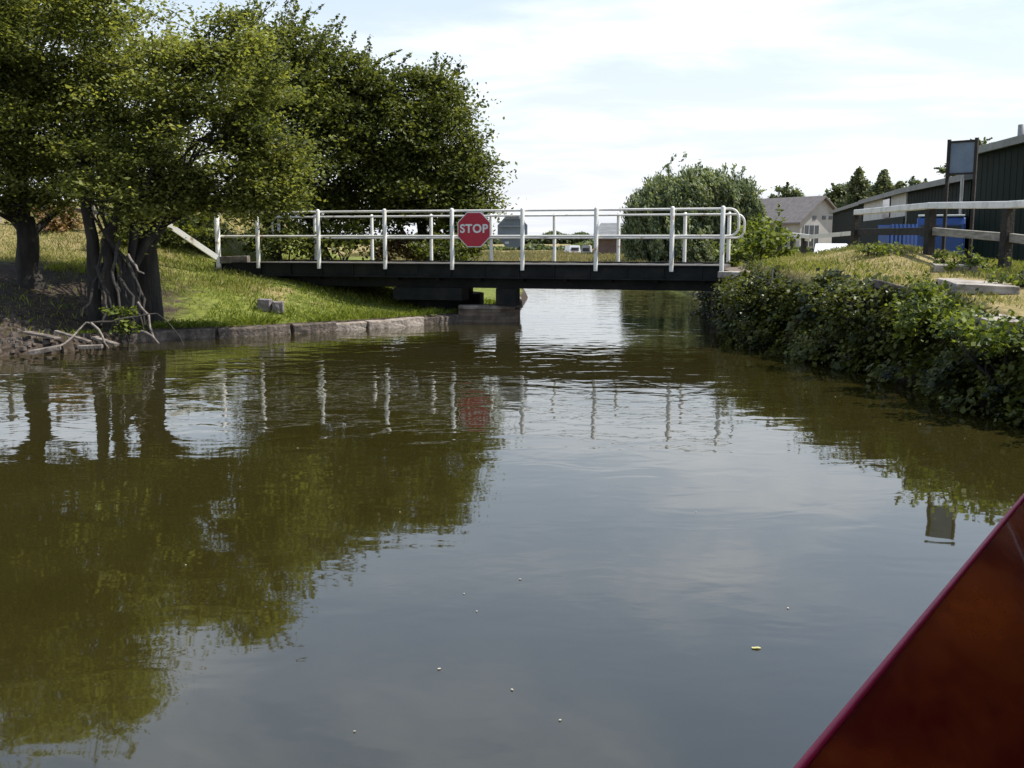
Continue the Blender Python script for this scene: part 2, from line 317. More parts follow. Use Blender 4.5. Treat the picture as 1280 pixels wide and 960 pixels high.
# ------------------------------------------------------------------ foliage machinery
def leaf_mesh(pts, size, r, aspect=1.7, flat=.5, nrm=None, droop=None):
    n_ = len(pts); s = (size*(.65+.7*r.random(n_)))[:, None]
    nv = r.normal(size=(n_, 3)); nv[:, 2] = np.abs(nv[:, 2])+flat
    if nrm is not None: nv = nv*.6+nrm
    nv /= np.linalg.norm(nv, axis=1, keepdims=True)+1e-9
    t_ = r.normal(size=(n_, 3))
    if droop is not None: t_ = t_*.25+np.asarray(droop)
    t_ -= nv*(t_*nv).sum(1, keepdims=True); t_ /= np.linalg.norm(t_, axis=1, keepdims=True)+1e-9
    b_ = np.cross(nv, t_)
    V = np.empty((n_, 4, 3)); V[:, 0] = pts-t_*s*.5*aspect; V[:, 1] = pts+b_*s*.5-nv*s*.12; V[:, 2] = pts+t_*s*.5*aspect; V[:, 3] = pts-b_*s*.5-nv*s*.12
    return V.reshape(-1, 3), np.arange(n_*4).reshape(n_, 4), np.repeat(r.random(n_), 4)
def join(parts):
    V, Fc, A, k = [], [], [], 0
    for v, f, a_ in parts: V.append(v); Fc.append(f+k); A.append(a_); k += len(v)
    return np.concatenate(V), np.concatenate(Fc), np.concatenate(A)
def clump_centres(lobes, per, r, shell=.55):
    out = []
    for (c, rad) in lobes:
        c = np.array(c); rad = np.array(rad); vol = rad[0]*rad[1]*rad[2]; n_ = max(6, int(per*vol**.67))
        v = r.normal(size=(n_, 3)); v /= np.linalg.norm(v, axis=1, keepdims=True); q = shell+(1-shell)*r.random(n_)**.7
        out.append(c+v*rad*(q*(1+.12*r.normal(size=n_)))[:, None])
    return np.concatenate(out)
def foliage(lobes, r, per=40, clump=.33, nleaf=60, size=.075, sprigs=25, spr_len=.5, shell=.5, flat=.5, aspect=1.7, upspr=.8, fill=.0):
    cc = clump_centres(lobes, per, r, shell)
    # thin some clumps by a low-frequency field so that gaps open through the crown
    fld = np.sin(cc[:, 0]*2.3+1)+np.sin(cc[:, 1]*2.1+.5*cc[:, 2])+np.sin(cc[:, 2]*2.9+cc[:, 0])
    cc = cc[(fld > -1.45) | (r.random(len(cc)) < .35)]
    n_ = len(cc)*nleaf; ci = np.repeat(np.arange(len(cc)), nleaf); off = r.normal(size=(n_, 3))
    cs = clump*(.6+.8*r.random(len(cc))); off *= cs[ci][:, None]*np.array([.52, .52, .24])
    pts = cc[ci]+off; tone = r.random(len(cc))[ci]
    v, f, a_ = leaf_mesh(pts, size, r, aspect, flat); a_ = .5*a_+.5*np.repeat(tone, 4)
    parts = [(v, f, a_)]
    tw = []
    for _ in range(sprigs):
        c, rad = lobes[r.integers(len(lobes))]; d = r.normal(size=3); d[2] = abs(d[2])*.9+.1; d /= np.linalg.norm(d)
        a0 = np.array(c)+d*np.array(rad)*.85; dd = d+np.array([0, 0, upspr])*r.random(); dd += .4*r.normal(size=3); dd /= np.linalg.norm(dd); ln = spr_len*(.5+r.random())
        t_ = np.linspace(0, 1, 5)[:, None]; path = a0+dd*ln*t_+np.array([0, 0, -.18*ln])*t_**2; tw.append((path, .009))
        k = int(26*ln/.5); tt = r.random(k)[:, None]; pp = a0+dd*ln*tt+np.array([0, 0, -.18*ln])*tt**2+r.normal(size=(k, 3))*.045*(1.3-tt)
        parts.append(leaf_mesh(pp, size*.9, r, aspect, flat))
    return join(parts), cc, tw
def wood(base, lobes, r, r0, fork=.35, lean=(0, 0), cc=None, ntw=60, tw=()):
    """tapered trunk, one curved limb into each lobe and twigs into the clumps"""
    m = MB(); base = Vector(base); top = Vector(np.mean([l[0] for l in lobes], axis=0)); fk = base.lerp(top, fork)+Vector((lean[0], lean[1], 0))
    pts = [base+Vector((0, 0, -.35))]; n_ = 7
    for i in range(n_+1):
        t_ = i/n_; p = base.lerp(fk, t_)+Vector((math.sin(t_*5+base.x)*.07, math.cos(t_*4)*.06, 0))*min(1, t_*3); pts.append(p)
    m.tube(pts, [r0*1.7, r0*1.35]+[r0*(1.08-.25*i/n_) for i in range(1, n_+1)], 12)
    ends = []; sel = [l_ for l_ in lobes if l_[0][2] > fk.z+1.0*(r0 < .19) and (r0 > .19 or abs(l_[0][0]-fk.x) < 1.4)] or lobes
    if len(sel) > 8: sel = [sel[i] for i in sorted(r.choice(len(sel), 8, replace=False))]
    for c, rad in sel:
        c = Vector(c); st = pts[-1-int(r.integers(0, 3))]; mid = st.lerp(c, .5)+Vector(r.normal(size=3))*.12*(c-st).length*.5+Vector((0, 0, .1))
        q = [];
        for i in range(8):
            t_ = i/7; q.append(st*(1-t_)**2+mid*2*t_*(1-t_)+c*t_*t_)
        lr = r0*.42*min(1, .5+max(rad)/2.5); m.tube(q, [lr*(1-.8*i/7) for i in range(8)], 7); ends.append((c, lr*.25, q))
    if cc is not None:
        for i in r.choice(len(cc), min(ntw, len(cc)), replace=False):
            t_ = Vector(cc[i]); e = min(ends, key=lambda e_: (e_[0]-t_).length); a0 = e[2][int(r.integers(4, 8))]
            mid = a0.lerp(t_, .5)+Vector(r.normal(size=3))*.1; m.tube([a0, mid, t_], [.022, .014, .006], 5)
    for path, rr in tw:
        p0 = Vector(path[0]); e = min(ends, key=lambda e_: (e_[0]-p0).length); m.tube([e[0], e[0].lerp(p0, .5)+Vector(r.normal(size=3))*.06, p0+(Vector(path[1])-p0)*.1], [.012, .010, .008], 4)
        m.tube([Vector(p) for p in path], [rr, rr*.8, rr*.6, rr*.5, rr*.3], 4)
    return m
def lob(px, py, Y, rx, ry, rd=None):
    p = P(px, py, Y); k = Y/F; return (tuple(p), (rx*k, (rd if rd else (rx+ry)/2)*k, ry*k))
def tree(name, label, cat, base, lobes, seed, leafm, r0=.2, group=None, fork=.35, lean=(0, 0), ntw=60, **kw):
    r = np.random.default_rng(seed); (V, Fc, A), cc, tw = foliage(lobes, r, **kw)
    t_ = empty(name, base, 0, label, cat, group)
    npmesh('crown', V, Fc, leafm, t_, var=A)
    tr = wood(base, lobes, r, r0, fork, lean, cc, ntw, tw).build('trunk', M['bark']); wchild(tr, t_); return t_
def bush(name, label, base, lobes, seed, leafm, group=None, cat='bush', stems=8, **kw):
    r = np.random.default_rng(seed); (V, Fc, A), cc, tw = foliage(lobes, r, **kw)
    t_ = empty(name, base, 0, label, cat, group); npmesh('foliage', V, Fc, leafm, t_, var=A)
    m = MB(); b = Vector(base)
    for i in r.choice(len(cc), min(stems, len(cc)), replace=False):
        t2 = Vector(cc[i]); m.tube([b+Vector((r.normal()*.08, r.normal()*.08, -.1)), b.lerp(t2, .5)+Vector(r.normal(size=3))*.08, t2], [.025, .016, .006], 5)
    wchild(m.build('stem', M['bark']), t_); return t_

# ------------------------------------------------------------------ swing bridge
TH = math.radians(16.5); E = Vector((math.cos(TH), -math.sin(TH), 0)); NN = Vector((math.sin(TH), math.cos(TH), 0)); UP = Vector((0, 0, 1))
N0 = Vector((-318/F*22.4/1.0095, 22.4, 0)); WID = 2.75
def Bp(s, w_, z): return N0+E*s+NN*w_+UP*z
def s_at(px, w_, py=297):
    d = ray(px, py); k = d.x/d.y; o = N0+NN*w_; return (k*o.y-o.x)/(E.x-k*E.y)
ZT, ZM, ZG = 2.235, 1.735, 1.185
bridge = empty('swing_bridge', Bp(4, WID/2, .45), -TH, 'black steel swing footbridge with white tubular railings spanning the canal', 'bridge')
def bpart(m, name, mt, bev=0): o = m.build(name, mt, None, bev); return wchild(o, bridge)
sL = s_at(268, 0); sR = s_at(906, 0)
for w_ in (0.0, WID):                                       # fascia girder: web with flanges and recessed lower beam
    m = MB(); sg = -1 if w_ == 0 else 1
    a_, b_ = Bp(sL, w_, 0), Bp(sR, w_, 0)
    m.beam(a_+UP*(ZG-.135), b_+UP*(ZG-.135), .05, .25); m.beam(a_+UP*(ZG-.012)+NN*sg*.03, b_+UP*(ZG-.012)+NN*sg*.03, .13, .022); m.beam(a_+UP*(ZG-.272)+NN*sg*.03, b_+UP*(ZG-.272)+NN*sg*.03, .13, .022)
    for i in range(15): 
        s = sL+.4+i*(sR-sL-.8)/14; m.box(Bp(s, w_+sg*.045, ZG-.142), (.02, .036, .232), -TH)
    bpart(m, 'girder', M['black'])
m = MB()
for w_ in (.35, WID-.35): m.beam(Bp(sL+.2, w_, .80), Bp(sR-.05, w_, .80), .16, .22)
for i in range(12): s = sL+.6+i*(sR-sL-1.0)/11; m.beam(Bp(s, .1, .90), Bp(s, WID-.1, .90), .09, .12, roll=0)
bpart(m, 'underframe', M['black'])
m = MB(); k = 0; s = sL
while s < sR-.1:
    m.box(Bp(s+.1, WID/2, ZG-.06+.004*math.sin(k*2.3)), (.19, WID-.16, .06), -TH); s += .2; k += 1
bpart(m, 'deck_boards', M['deck'])
near_px = [322, 398, 481, 565, 653, 745, 840, 903]; far_px = [349, 394, 465, 539, 614, 693, 773, 856, 911]
def arc_loop(sa, sb, w_, zt, zm, left, right, rr=.17):
    pts = []
    def corner(cx_, cz, a0, a1):
        for i in range(7): a_ = math.radians(a0+(a1-a0)*i/6); pts.append(Bp(cx_+rr*math.cos(a_), w_, cz+rr*math.sin(a_)))
    if left: pts.append(Bp((sa+sb)/2, w_, zm)); corner(sa+rr, zm+rr, 270, 180); corner(sa+rr, zt-rr, 180, 90)
    else: pts.append(Bp(sa, w_, zt))
    if right: corner(sb-rr, zt-rr, 90, 0); corner(sb-rr, zm+rr, 0, -90)
    else: pts.append(Bp(sb, w_, zt))
    pts.append(Bp((sa+sb)/2 if left else sa, w_, zm)); return pts
# near railing
bpart(MB().tube(arc_loop(s_at(276, -.03), s_at(923, -.03), -.03, ZT, ZM, False, True), .024, 10), 'rail', M['white'])
bpart(MB().tube(arc_loop(s_at(341, WID), s_at(930, WID), WID, ZT-.04, ZM-.035, True, True), .024, 10), 'rail', M['white'])
for px in near_px:
    s = s_at(px, -.09); m = MB().tube([Bp(s, -.09, ZG-.12), Bp(s, -.09, ZT+.02), Bp(s, -.09, ZT+.045), Bp(s, -.09, ZT+.055)], [.043, .043, .032, .01], 10)
    bpart(m, 'railing_post', M['white'])
for px in far_px:
    s = s_at(px, WID+.06); m = MB().tube([Bp(s, WID+.06, ZG-.2), Bp(s, WID+.06, ZT-.02), Bp(s, WID+.06, ZT+.005), Bp(s, WID+.06, ZT+.015)], [.040, .040, .03, .01], 10)
    bpart(m, 'railing_post', M['white'])
# pivot table under the left span
m = MB(); sp = s_at(540, .6, 365)
for z0, z1, ra, rb in ((.05, .52, .85, .85), (.52, .70, .62, .62)):
    m.tube([Bp(sp, WID/2, z0), Bp(sp, WID/2, z1)], [ra, rb], 28, smooth=False)
m.box(Bp(sp+.1, .28, .565), (1.5, .45, .25), -TH)
bpart(m, 'pivot', M['black'])
m = MB().box(Bp(s_at(634, .25, 362), .3, .515), (.42, .3, .35), -TH); bpart(m, 'landing_block', M['black'])
# post and slanting handrail at the tail end, timber stop beam
tp = Bp(s_at(272, -.1), -.1, 0)
o = MB().tube([Vector((tp.x, tp.y, hgt(tp.x, tp.y)-.3)), Vector((tp.x, tp.y, ZT-.06)), Vector((tp.x, tp.y, ZT-.03))], [.055, .055, .03], 10).build('gate_post', M['whiterust'])
tag(o, 'rust stained white post at the left end of the bridge railing', 'post')
a_ = P(203, 276, 21.6); b_ = P(271, 322, 22.3)
o = MB().beam(a_, b_, .07, .11).build('slanting_rail', M['white']); tag(o, 'long white bar slanting down to the rusty white post', 'bar')
a_ = P(276, 325, 22.6); b_ = P(311, 324, 22.5)
o = MB().beam(a_, b_, .16, .15).build('timber_beam', M['drift'], None, .01); tag(o, 'short pale timber beam lying at the foot of the rusty white post', 'timber beam')

# STOP signs
def octagon(R_, rot=math.pi/8): return [(R_*math.cos(rot+i*math.pi/4), R_*math.sin(rot+i*math.pi/4)) for i in range(8)]
def text_mesh(txt, size, name, mt, depth=.004, offset=.012):
    cu = bpy.data.curves.new(name, 'FONT'); cu.body = txt; cu.size = size; cu.align_x = 'CENTER'; cu.align_y = 'CENTER'; cu.extrude = depth; cu.offset = offset; cu.space_character = 1.08
    ob = bpy.data.objects.new(name, cu); COL.objects.link(ob); bpy.context.view_layer.update()
    me = bpy.data.meshes.new_from_object(ob.evaluated_get(bpy.context.evaluated_depsgraph_get())); bpy.data.objects.remove(ob); me.materials.clear(); me.materials.append(mt)
    o_ = bpy.data.objects.new(name, me); COL.objects.link(o_); return o_
s = s_at(592.5, -.16, 287); c = Bp(s, -.16, 0); zc = P(592, 287, c.y).z
sign = empty('stop_sign', (c.x, c.y, zc), -TH, 'red octagonal STOP sign with white border on the near bridge railing', 'sign')
R1 = .345/math.cos(math.pi/8); ex, ey, ez = Vector((1, 0, 0)), Vector((0, 0, 1)), Vector((0, 1, 0))
MB().prism(octagon(R1), (0, -.002, 0), ex, ey, ez, .006).build('border', M['signwhite'], sign)
MB().prism(octagon(R1*.945), (0, -.008, 0), ex, ey, ez, .005).build('face', M['red'], sign)
t_ = text_mesh('STOP', .232, 'lettering', M['signwhite'], .002, .0065); t_.parent = sign; t_.rotation_euler = (math.pi/2, 0, 0); t_.location = (.0, -.0115, .012); t_.scale = (1.0, 1.0, 1)
m = MB(); m.box((0, .03, .13), (.5, .03, .04)); m.box((0, .03, -.14), (.5, .03, .04)); m.box((0, .035, .31), (.36, .03, .07)); m.build('bracket', M['signgrey'], sign)
s = s_at(640.5, WID+.14, 289); c = Bp(s, WID+.14, 0); zc = P(640, 289.5, c.y).z
sign2 = empty('sign_seen_from_behind', (c.x, c.y, zc), -TH, 'grey octagonal sign seen from behind on the far bridge railing', 'sign')
MB().prism(octagon(.352/math.cos(math.pi/8)), (0, 0, 0), ex, ey, ez, .006).build('plate', M['signgrey'], sign2)
m = MB(); m.box((0, -.02, .12), (.58, .03, .04)); m.box((0, -.02, -.12), (.58, .03, .04)); m.box((0, -.02, .30), (.36, .03, .05)); m.build('bracket', M['downpipe'], sign2)
MB().box((-.13, -.006, -.25), (.09, .008, .05)).build('sticker', M['signwhite'], sign2)

# ------------------------------------------------------------------ masonry at the water's edge
def chunk(name, c, size, rz, mt, seed, jit=.02, bev=.02, tilt=0.0, parent=None):
    r = random.Random(seed); bm = bmesh.new(); bmesh.ops.create_cube(bm, size=1)
    bmesh.ops.subdivide_edges(bm, edges=bm.edges[:], cuts=2, use_grid_fill=True)
    for v in bm.verts: v.co = Vector((v.co.x*size[0], v.co.y*size[1], v.co.z*size[2]))+Vector((r.uniform(-jit, jit), r.uniform(-jit, jit), r.uniform(-jit, jit)))
    me = bpy.data.meshes.new(name); bm.to_mesh(me); bm.free(); me.materials.append(mt)
    for p in me.polygons: p.use_smooth = False
    o_ = bpy.data.objects.new(name, me); COL.objects.link(o_); o_.location = c; o_.rotation_euler = (0, tilt, rz)
    b = o_.modifiers.new('bevel', 'BEVEL'); b.width = bev; b.segments = 2; b.limit_method = 'ANGLE'; b.angle_limit = .6
    if parent: o_.parent = parent
    return o_
def brickmat(name, c1, c2, mortar, sc=4.2):
    m = bpy.data.materials.new(name); m.use_nodes = True; t = m.node_tree; n = t.nodes; l = t.links; b = n['Principled BSDF']; b.inputs['Roughness'].default_value = .9
    g = n.new('ShaderNodeTexCoord'); sp_ = n.new('ShaderNodeSeparateXYZ'); l.new(g.outputs['Object'], sp_.inputs[0]); cb_ = n.new('ShaderNodeCombineXYZ')
    ad = n.new('ShaderNodeMath'); ad.operation = 'ADD'; l.new(sp_.outputs[0], ad.inputs[0]); l.new(sp_.outputs[1], ad.inputs[1]); l.new(ad.outputs[0], cb_.inputs[0]); l.new(sp_.outputs[2], cb_.inputs[1])
    br = n.new('ShaderNodeTexBrick'); br.inputs['Scale'].default_value = sc; br.inputs['Color1'].default_value = (*c1, 1); br.inputs['Color2'].default_value = (*c2, 1); br.inputs['Mortar'].default_value = (*mortar, 1); br.inputs['Mortar Size'].default_value = .02; br.inputs['Row Height'].default_value = .32; br.inputs['Brick Width'].default_value = .95
    l.new(cb_.outputs[0], br.inputs[0]); nz = n.new('ShaderNodeTexNoise'); nz.inputs['Scale'].default_value = 5; nz.inputs['Detail'].default_value = 8; l.new(g.outputs['Object'], nz.inputs['Vector'])
    mx = n.new('ShaderNodeMix'); mx.data_type = 'RGBA'; mx.blend_type = 'MULTIPLY'; mx.inputs[0].default_value = .8; l.new(br.outputs[0], mx.inputs[6])
    r = n.new('ShaderNodeValToRGB'); r.color_ramp.elements[0].position = .35; r.color_ramp.elements[0].color = (.45, .45, .4, 1); r.color_ramp.elements[1].position = .65; l.new(nz.outputs[0], r.inputs[0]); l.new(r.outputs[0], mx.inputs[7]); l.new(mx.outputs[2], b.inputs['Base Color'])
    bp = n.new('ShaderNodeBump'); bp.inputs['Strength'].default_value = .6; bp.inputs['Distance'].default_value = .02; l.new(nz.outputs[0], bp.inputs['Height']); l.new(bp.outputs[0], b.inputs['Normal']); return m
M['wallbrick'] = brickmat('weathered_masonry', (.12, .085, .06), (.19, .14, .1), (.1, .09, .075))
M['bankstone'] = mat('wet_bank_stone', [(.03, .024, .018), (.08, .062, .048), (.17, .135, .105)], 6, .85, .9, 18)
# abutment left: wall following the waterline, flush top course
ab = empty('bridge_abutment', (ax-.5, ay+.6, .2), 0, 'weathered masonry abutment under the left part of the bridge', 'abutment')
q0 = Vector((*g2(573, 402.5), 0)); q1 = Vector((ax, ay, 0)); q2 = Vector((ax+.03, ay+3.3, 0)); 
m = MB(); m.prism([(q0.x, q0.y), (q0.x+.62, q0.y-.12), (q1.x, q1.y), (q2.x, q2.y), (q2.x-.5, q2.y), (q1.x-.45, q1.y+.45), (q0.x+.5, q0.y+.4), (q0.x, q0.y+.4)], (0, 0, -.6), Vector((1, 0, 0)), Vector((0, 1, 0)), UP, .86)
wchild(m.build('wall', M['wallbrick']), ab)
m = MB(); m.beam(Vector((q0.x, q0.y+.15, .30)), Vector((q1.x-.1, q1.y+.15, .30)), .42, .08); m.beam(Vector((q1.x-.14, q1.y+.3, .298)), Vector((q2.x-.18, q2.y, .298)), .4, .074)
wchild(m.build('coping', M['stone'], None, .02), ab)
# stone edging along the left bank
pts = [Vector((*p, 0)) for p in left_edge[5:]]
segs = []; tot = 0
for a_, b_ in zip(pts[:-1], pts[1:]):
    L_ = (b_-a_).length; s = 0
    while s < L_-.2: segs.append((a_.lerp(b_, min(1, (s+.44)/L_)), math.atan2((b_-a_).y, (b_-a_).x))); s += .9
side = ['where the roots reach the water', 'in the long shaded stretch', 'below the two small blocks', 'towards the bridge']
for i, (p, an) in enumerate(segs):
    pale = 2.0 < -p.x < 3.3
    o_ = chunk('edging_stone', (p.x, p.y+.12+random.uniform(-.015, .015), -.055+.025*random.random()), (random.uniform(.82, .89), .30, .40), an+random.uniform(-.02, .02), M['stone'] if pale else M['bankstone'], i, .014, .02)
    tag(o_, 'low stone edging block set along the grassy left bank at the waterline', 'edging stone', 'edging stones along the left bank')
# two little blocks on the grass
for k, (px, w_) in enumerate(((331, 16), (347, 14))):
    p = P(px, 372, 19.8); p.z = hgt(p.x, p.y)
    o_ = chunk('concrete_block', (p.x, p.y, p.z+.10), (.24-.03*k, .2, .24), -.1+.25*k, M['block'], 40+k, .012, .012)
    tag(o_, ['square grey block on the sunny grass, left one of the pair', 'tilted grey block on the sunny grass, right one of the pair'][k], 'block')
# right abutment + coping
rb = empty('bridge_abutment', (4.4, 20, .2), 0, 'ivy covered stone abutment carrying the right end of the bridge', 'abutment')
m = MB(); m.box((4.62, 20.6, .35), (1.0, 3.6, 1.5), -TH*.3); wchild(m.build('wall', M['wallbrick'], None, .02), rb)
a_, b_ = P(906, 343, 19.0), P(1002, 347, 17.6); m = MB(); m.beam(a_, a_.lerp(b_, .42), .4, .12); m.beam(a_.lerp(b_, .44), b_, .42, .11); wchild(m.build('coping', M['slab'], None, .02), rb)

# ------------------------------------------------------------------ trees on the left bank
def gz(px, Y, dz=0.0): p = P(px, 300, Y); return Vector((p.x, p.y, hgt(p.x, p.y)+dz))
Y1 = 17.6
tree('hawthorn_tree', 'large leafy tree at the left edge of the picture with a thick straight trunk', 'tree', gz(36, 18.6),
     [lob(-70, 60, Y1, 120, 110), lob(35, 20, Y1, 112, 110), lob(-10, 140, Y1, 100, 75), lob(75, 130, Y1, 75, 70), lob(-60, -70, 17.9, 120, 80), lob(45, 205, Y1, 70, 42), lob(-90, 190, Y1, 80, 50), lob(85, -30, Y1, 75, 70), lob(5, 222, 18.6, 60, 26), lob(45, -95, 18, 90, 50), lob(-60, 40, 20.5, 110, 90), lob(60, 60, 20.5, 100, 90), lob(40, 160, 20.6, 90, 60), lob(-80, 150, 20.5, 80, 70), lob(130, 215, 19.5, 60, 28), lob(5, 255, 18.2, 26, 20), lob(75, 248, 18.4, 30, 16), lob(-40, 250, 18, 40, 22)],
     1, L_haw, .2, 'trees on the left bank', fork=.36, per=40, nleaf=195, clump=.42, size=.046, sprigs=70, spr_len=.6, flat=.9)
tb = tree('hawthorn_tree', 'leafy tree overhanging the bridge end, its bare roots reaching the water', 'tree', gz(148, 17.0),
     [lob(228, 92, 17.2, 52, 48), lob(165, 130, 17.2, 75, 65), lob(290, 110, 17.6, 70, 62), lob(320, 160, 17.8, 46, 48), lob(250, 175, 17.4, 80, 55), lob(322, 205, 17.8, 52, 38), lob(350, 228, 17.9, 34, 20), lob(140, 205, 17.2, 60, 40), lob(278, 48, 17.8, 34, 38), lob(300, 60, 17.8, 36, 38), lob(290, 232, 17.6, 60, 26), lob(195, 225, 17.4, 55, 24), lob(345, 255, 17.9, 20, 12), lob(200, 100, 20.4, 80, 70), lob(190, 190, 20.2, 70, 45), lob(165, 238, 17.9, 60, 20), lob(235, 238, 18.2, 50, 18), lob(120, 232, 17.0, 40, 18), lob(215, 252, 17.6, 22, 12), lob(105, 252, 16.7, 30, 14), lob(175, 268, 16.9, 24, 12), lob(140, 240, 16.7, 34, 16), lob(310, 258, 17.8, 26, 13), lob(180, 258, 18.4, 30, 14), lob(255, 250, 18.2, 30, 14), lob(366, 200, 18, 16, 34)],
     2, L_haw, .17, 'trees on the left bank', fork=.34, lean=(-.2, 0), per=42, nleaf=190, clump=.38, size=.046, sprigs=90, spr_len=.6, flat=.9)
# extra stems, leaning limb, exposed roots
r = np.random.default_rng(22)
def tchild(name, pts_, rad, mt, par): return wchild(MB().tube(pts_, rad, 9).build(name, mt), par)
tchild('stem', [gz(112, 17.2, -.2), P(116, 300, 17.2), P(108, 262, 17.2), P(104, 225, 17.2), P(95, 170, 17.3)], [.12, .10, .085, .075, .04], M['bark'], tb)
tchild('stem', [gz(182, 18.0, -.2), P(182, 320, 18), P(178, 280, 17.9), P(190, 240, 17.8), P(200, 190, 17.6)], [.26, .2, .18, .16, .08], M['bark'], tb)
tchild('stem', [P(186, 300, 18), P(205, 272, 17.9), P(226, 245, 17.8), P(262, 205, 17.7)], [.15, .12, .1, .05], M['bark'], tb)
tchild('stem', [gz(140, 17.2, -.2), P(134, 300, 17.2), P(150, 262, 17.2), P(155, 215, 17.2)], [.1, .1, .08, .06], M['bark'], tb)
rootspec = [[(133, 320, 16.8), (127, 350, 16.5), (131, 384, 16.2), (128, 408, 16)], [(155, 330, 16.8), (150, 362, 16.4), (166, 392, 16.1), (176, 415, 16)], [(165, 340, 16.7), (180, 372, 16.3), (178, 402, 16.1)], [(128, 300, 17.0), (122, 335, 16.6), (120, 360, 16.4)], [(150, 300, 16.9), (140, 340, 16.3), (148, 380, 16.1), (158, 424, 15.9)],
            [(140, 305, 17), (165, 335, 16.6), (176, 362, 16.4), (172, 385, 16.3)], [(160, 320, 16.9), (172, 370, 16.4), (186, 398, 16.2), (192, 428, 16.1)],
            [(120, 330, 16.8), (138, 372, 16.2), (152, 400, 16.0), (155, 432, 15.8)], [(145, 310, 17), (155, 350, 16.5), (158, 390, 16.2)],
            [(128, 330, 16.8), (112, 370, 16.3), (104, 395, 16.1)], [(172, 375, 16.4), (180, 400, 16.2), (186, 425, 16.1)], [(150, 345, 16.5), (163, 372, 16.2), (166, 405, 16), (163, 428, 15.9)]]
for i, rs in enumerate(rootspec):
    pp = [P(*q) for q in rs]; pp = [p+Vector(r.normal(size=3))*.02 for p in pp]
    fine = [pp[0]]
    for a_, b_ in zip(pp[:-1], pp[1:]):
        for k in (1, 2, 3): fine.append(a_.lerp(b_, k/3)+Vector(r.normal(size=3))*.018)
    wchild(MB().tube(fine, [.024*(1-.6*j/len(fine))+.004 for j in range(len(fine))], 7).build('root', M['bark'] if i % 4 else M['root']), tb)
Y3 = 26.5
tree('bushy_tree', 'dense feathery tree standing behind the left part of the bridge', 'tree', gz(400, 27),
     [lob(375, 90, Y3, 62, 48), lob(415, 120, Y3, 68, 62), lob(365, 165, Y3, 70, 70), lob(455, 145, Y3, 55, 55), lob(410, 215, Y3, 85, 60), lob(345, 245, Y3, 60, 50), lob(430, 270, 27.5, 70, 32), lob(350, 60, Y3, 38, 28), lob(330, 120, Y3, 45, 55)],
     3, L_dark, .22, 'trees behind the bridge', fork=.25, per=44, nleaf=110, clump=.5, size=.065, sprigs=150, spr_len=.9, flat=.6)
tree('bushy_tree', 'rounded dark green tree right behind the red STOP sign', 'tree', gz(525, 28),
     [lob(525, 135, 27, 55, 48), lob(500, 180, 27, 68, 62), lob(558, 190, 27, 46, 60), lob(590, 225, 27, 32, 42), lob(530, 240, 27, 75, 50), lob(480, 245, 27.4, 60, 45), lob(583, 275, 27, 26, 32), lob(545, 118, 27, 32, 28), lob(460, 115, 27, 30, 26), lob(562, 298, 27, 34, 24)],
     4, L_dark, .22, 'trees behind the bridge', fork=.25, per=50, nleaf=120, clump=.46, size=.063, sprigs=110, spr_len=.6, flat=.6)
k = 0
for px, py, Y, rx, ry, lm, lb in ((350, 300, 25.2, 45, 24, L_dark, 'dark low bush seen through the leftmost bays of the railing'), (425, 304, 25.6, 42, 20, L_dark, 'dark low bush seen through the railing between two pairs of posts'),
        (560, 312, 25.5, 36, 16, L_dark, 'green low bush directly beneath the STOP sign'), (240, 290, 24.5, 38, 26, L_dark, 'dark bush on the slope behind the slanting white bar'),
        (168, 285, 24.0, 34, 28, L_dark, 'dark bush behind the leaning trunk of the tree with bare roots'),
        (505, 312, 27.2, 34, 13, L_dry, 'dry straw coloured bush seen through the railing left of the STOP sign'), (72, 276, 25.5, 20, 16, L_dry, 'russet bush on the slope between the two left trunks')):
    b0 = gz(px, Y); bush('low_bush', lb, b0, [lob(px, py, Y, rx, ry), lob(px-rx*.5, py+5, Y-.2, rx*.6, ry*.7), lob(px+rx*.5, py+4, Y+.2, rx*.6, ry*.75)], 50+k, lm, per=46, nleaf=46, clump=.3, size=.075, sprigs=16, spr_len=.3); k += 1
# little green sprout among the roots
bush('leafy_shoot', 'small green shoot growing among the bare roots above the water', P(150, 405, 15.9), [lob(150, 393, 15.9, 12, 12), lob(155, 408, 15.85, 9, 10)], 60, L_bush, per=30, nleaf=24, clump=.12, size=.045, sprigs=6, spr_len=.15, cat='shoot')
# rail fence on the slope
fe = empty('rail_fence', gz(90, 26), 0, 'weathered two-rail timber fence on the slope behind the left trunks', 'fence')
fp = [gz(-90, 26.5), gz(0, 26.2), gz(60, 26), gz(118, 25.4), gz(170, 24.8)]
for a_, b_ in zip(fp[:-1], fp[1:]):
    for h_ in (.45, .8): wchild(MB().beam(a_+UP*h_, b_+UP*h_, .04, .1).build('rail', M['drift']), fe)
for p in fp: wchild(MB().box(p+UP*.4, (.1, .1, 1.15)).build('fence_post', M['greytimber']), fe)

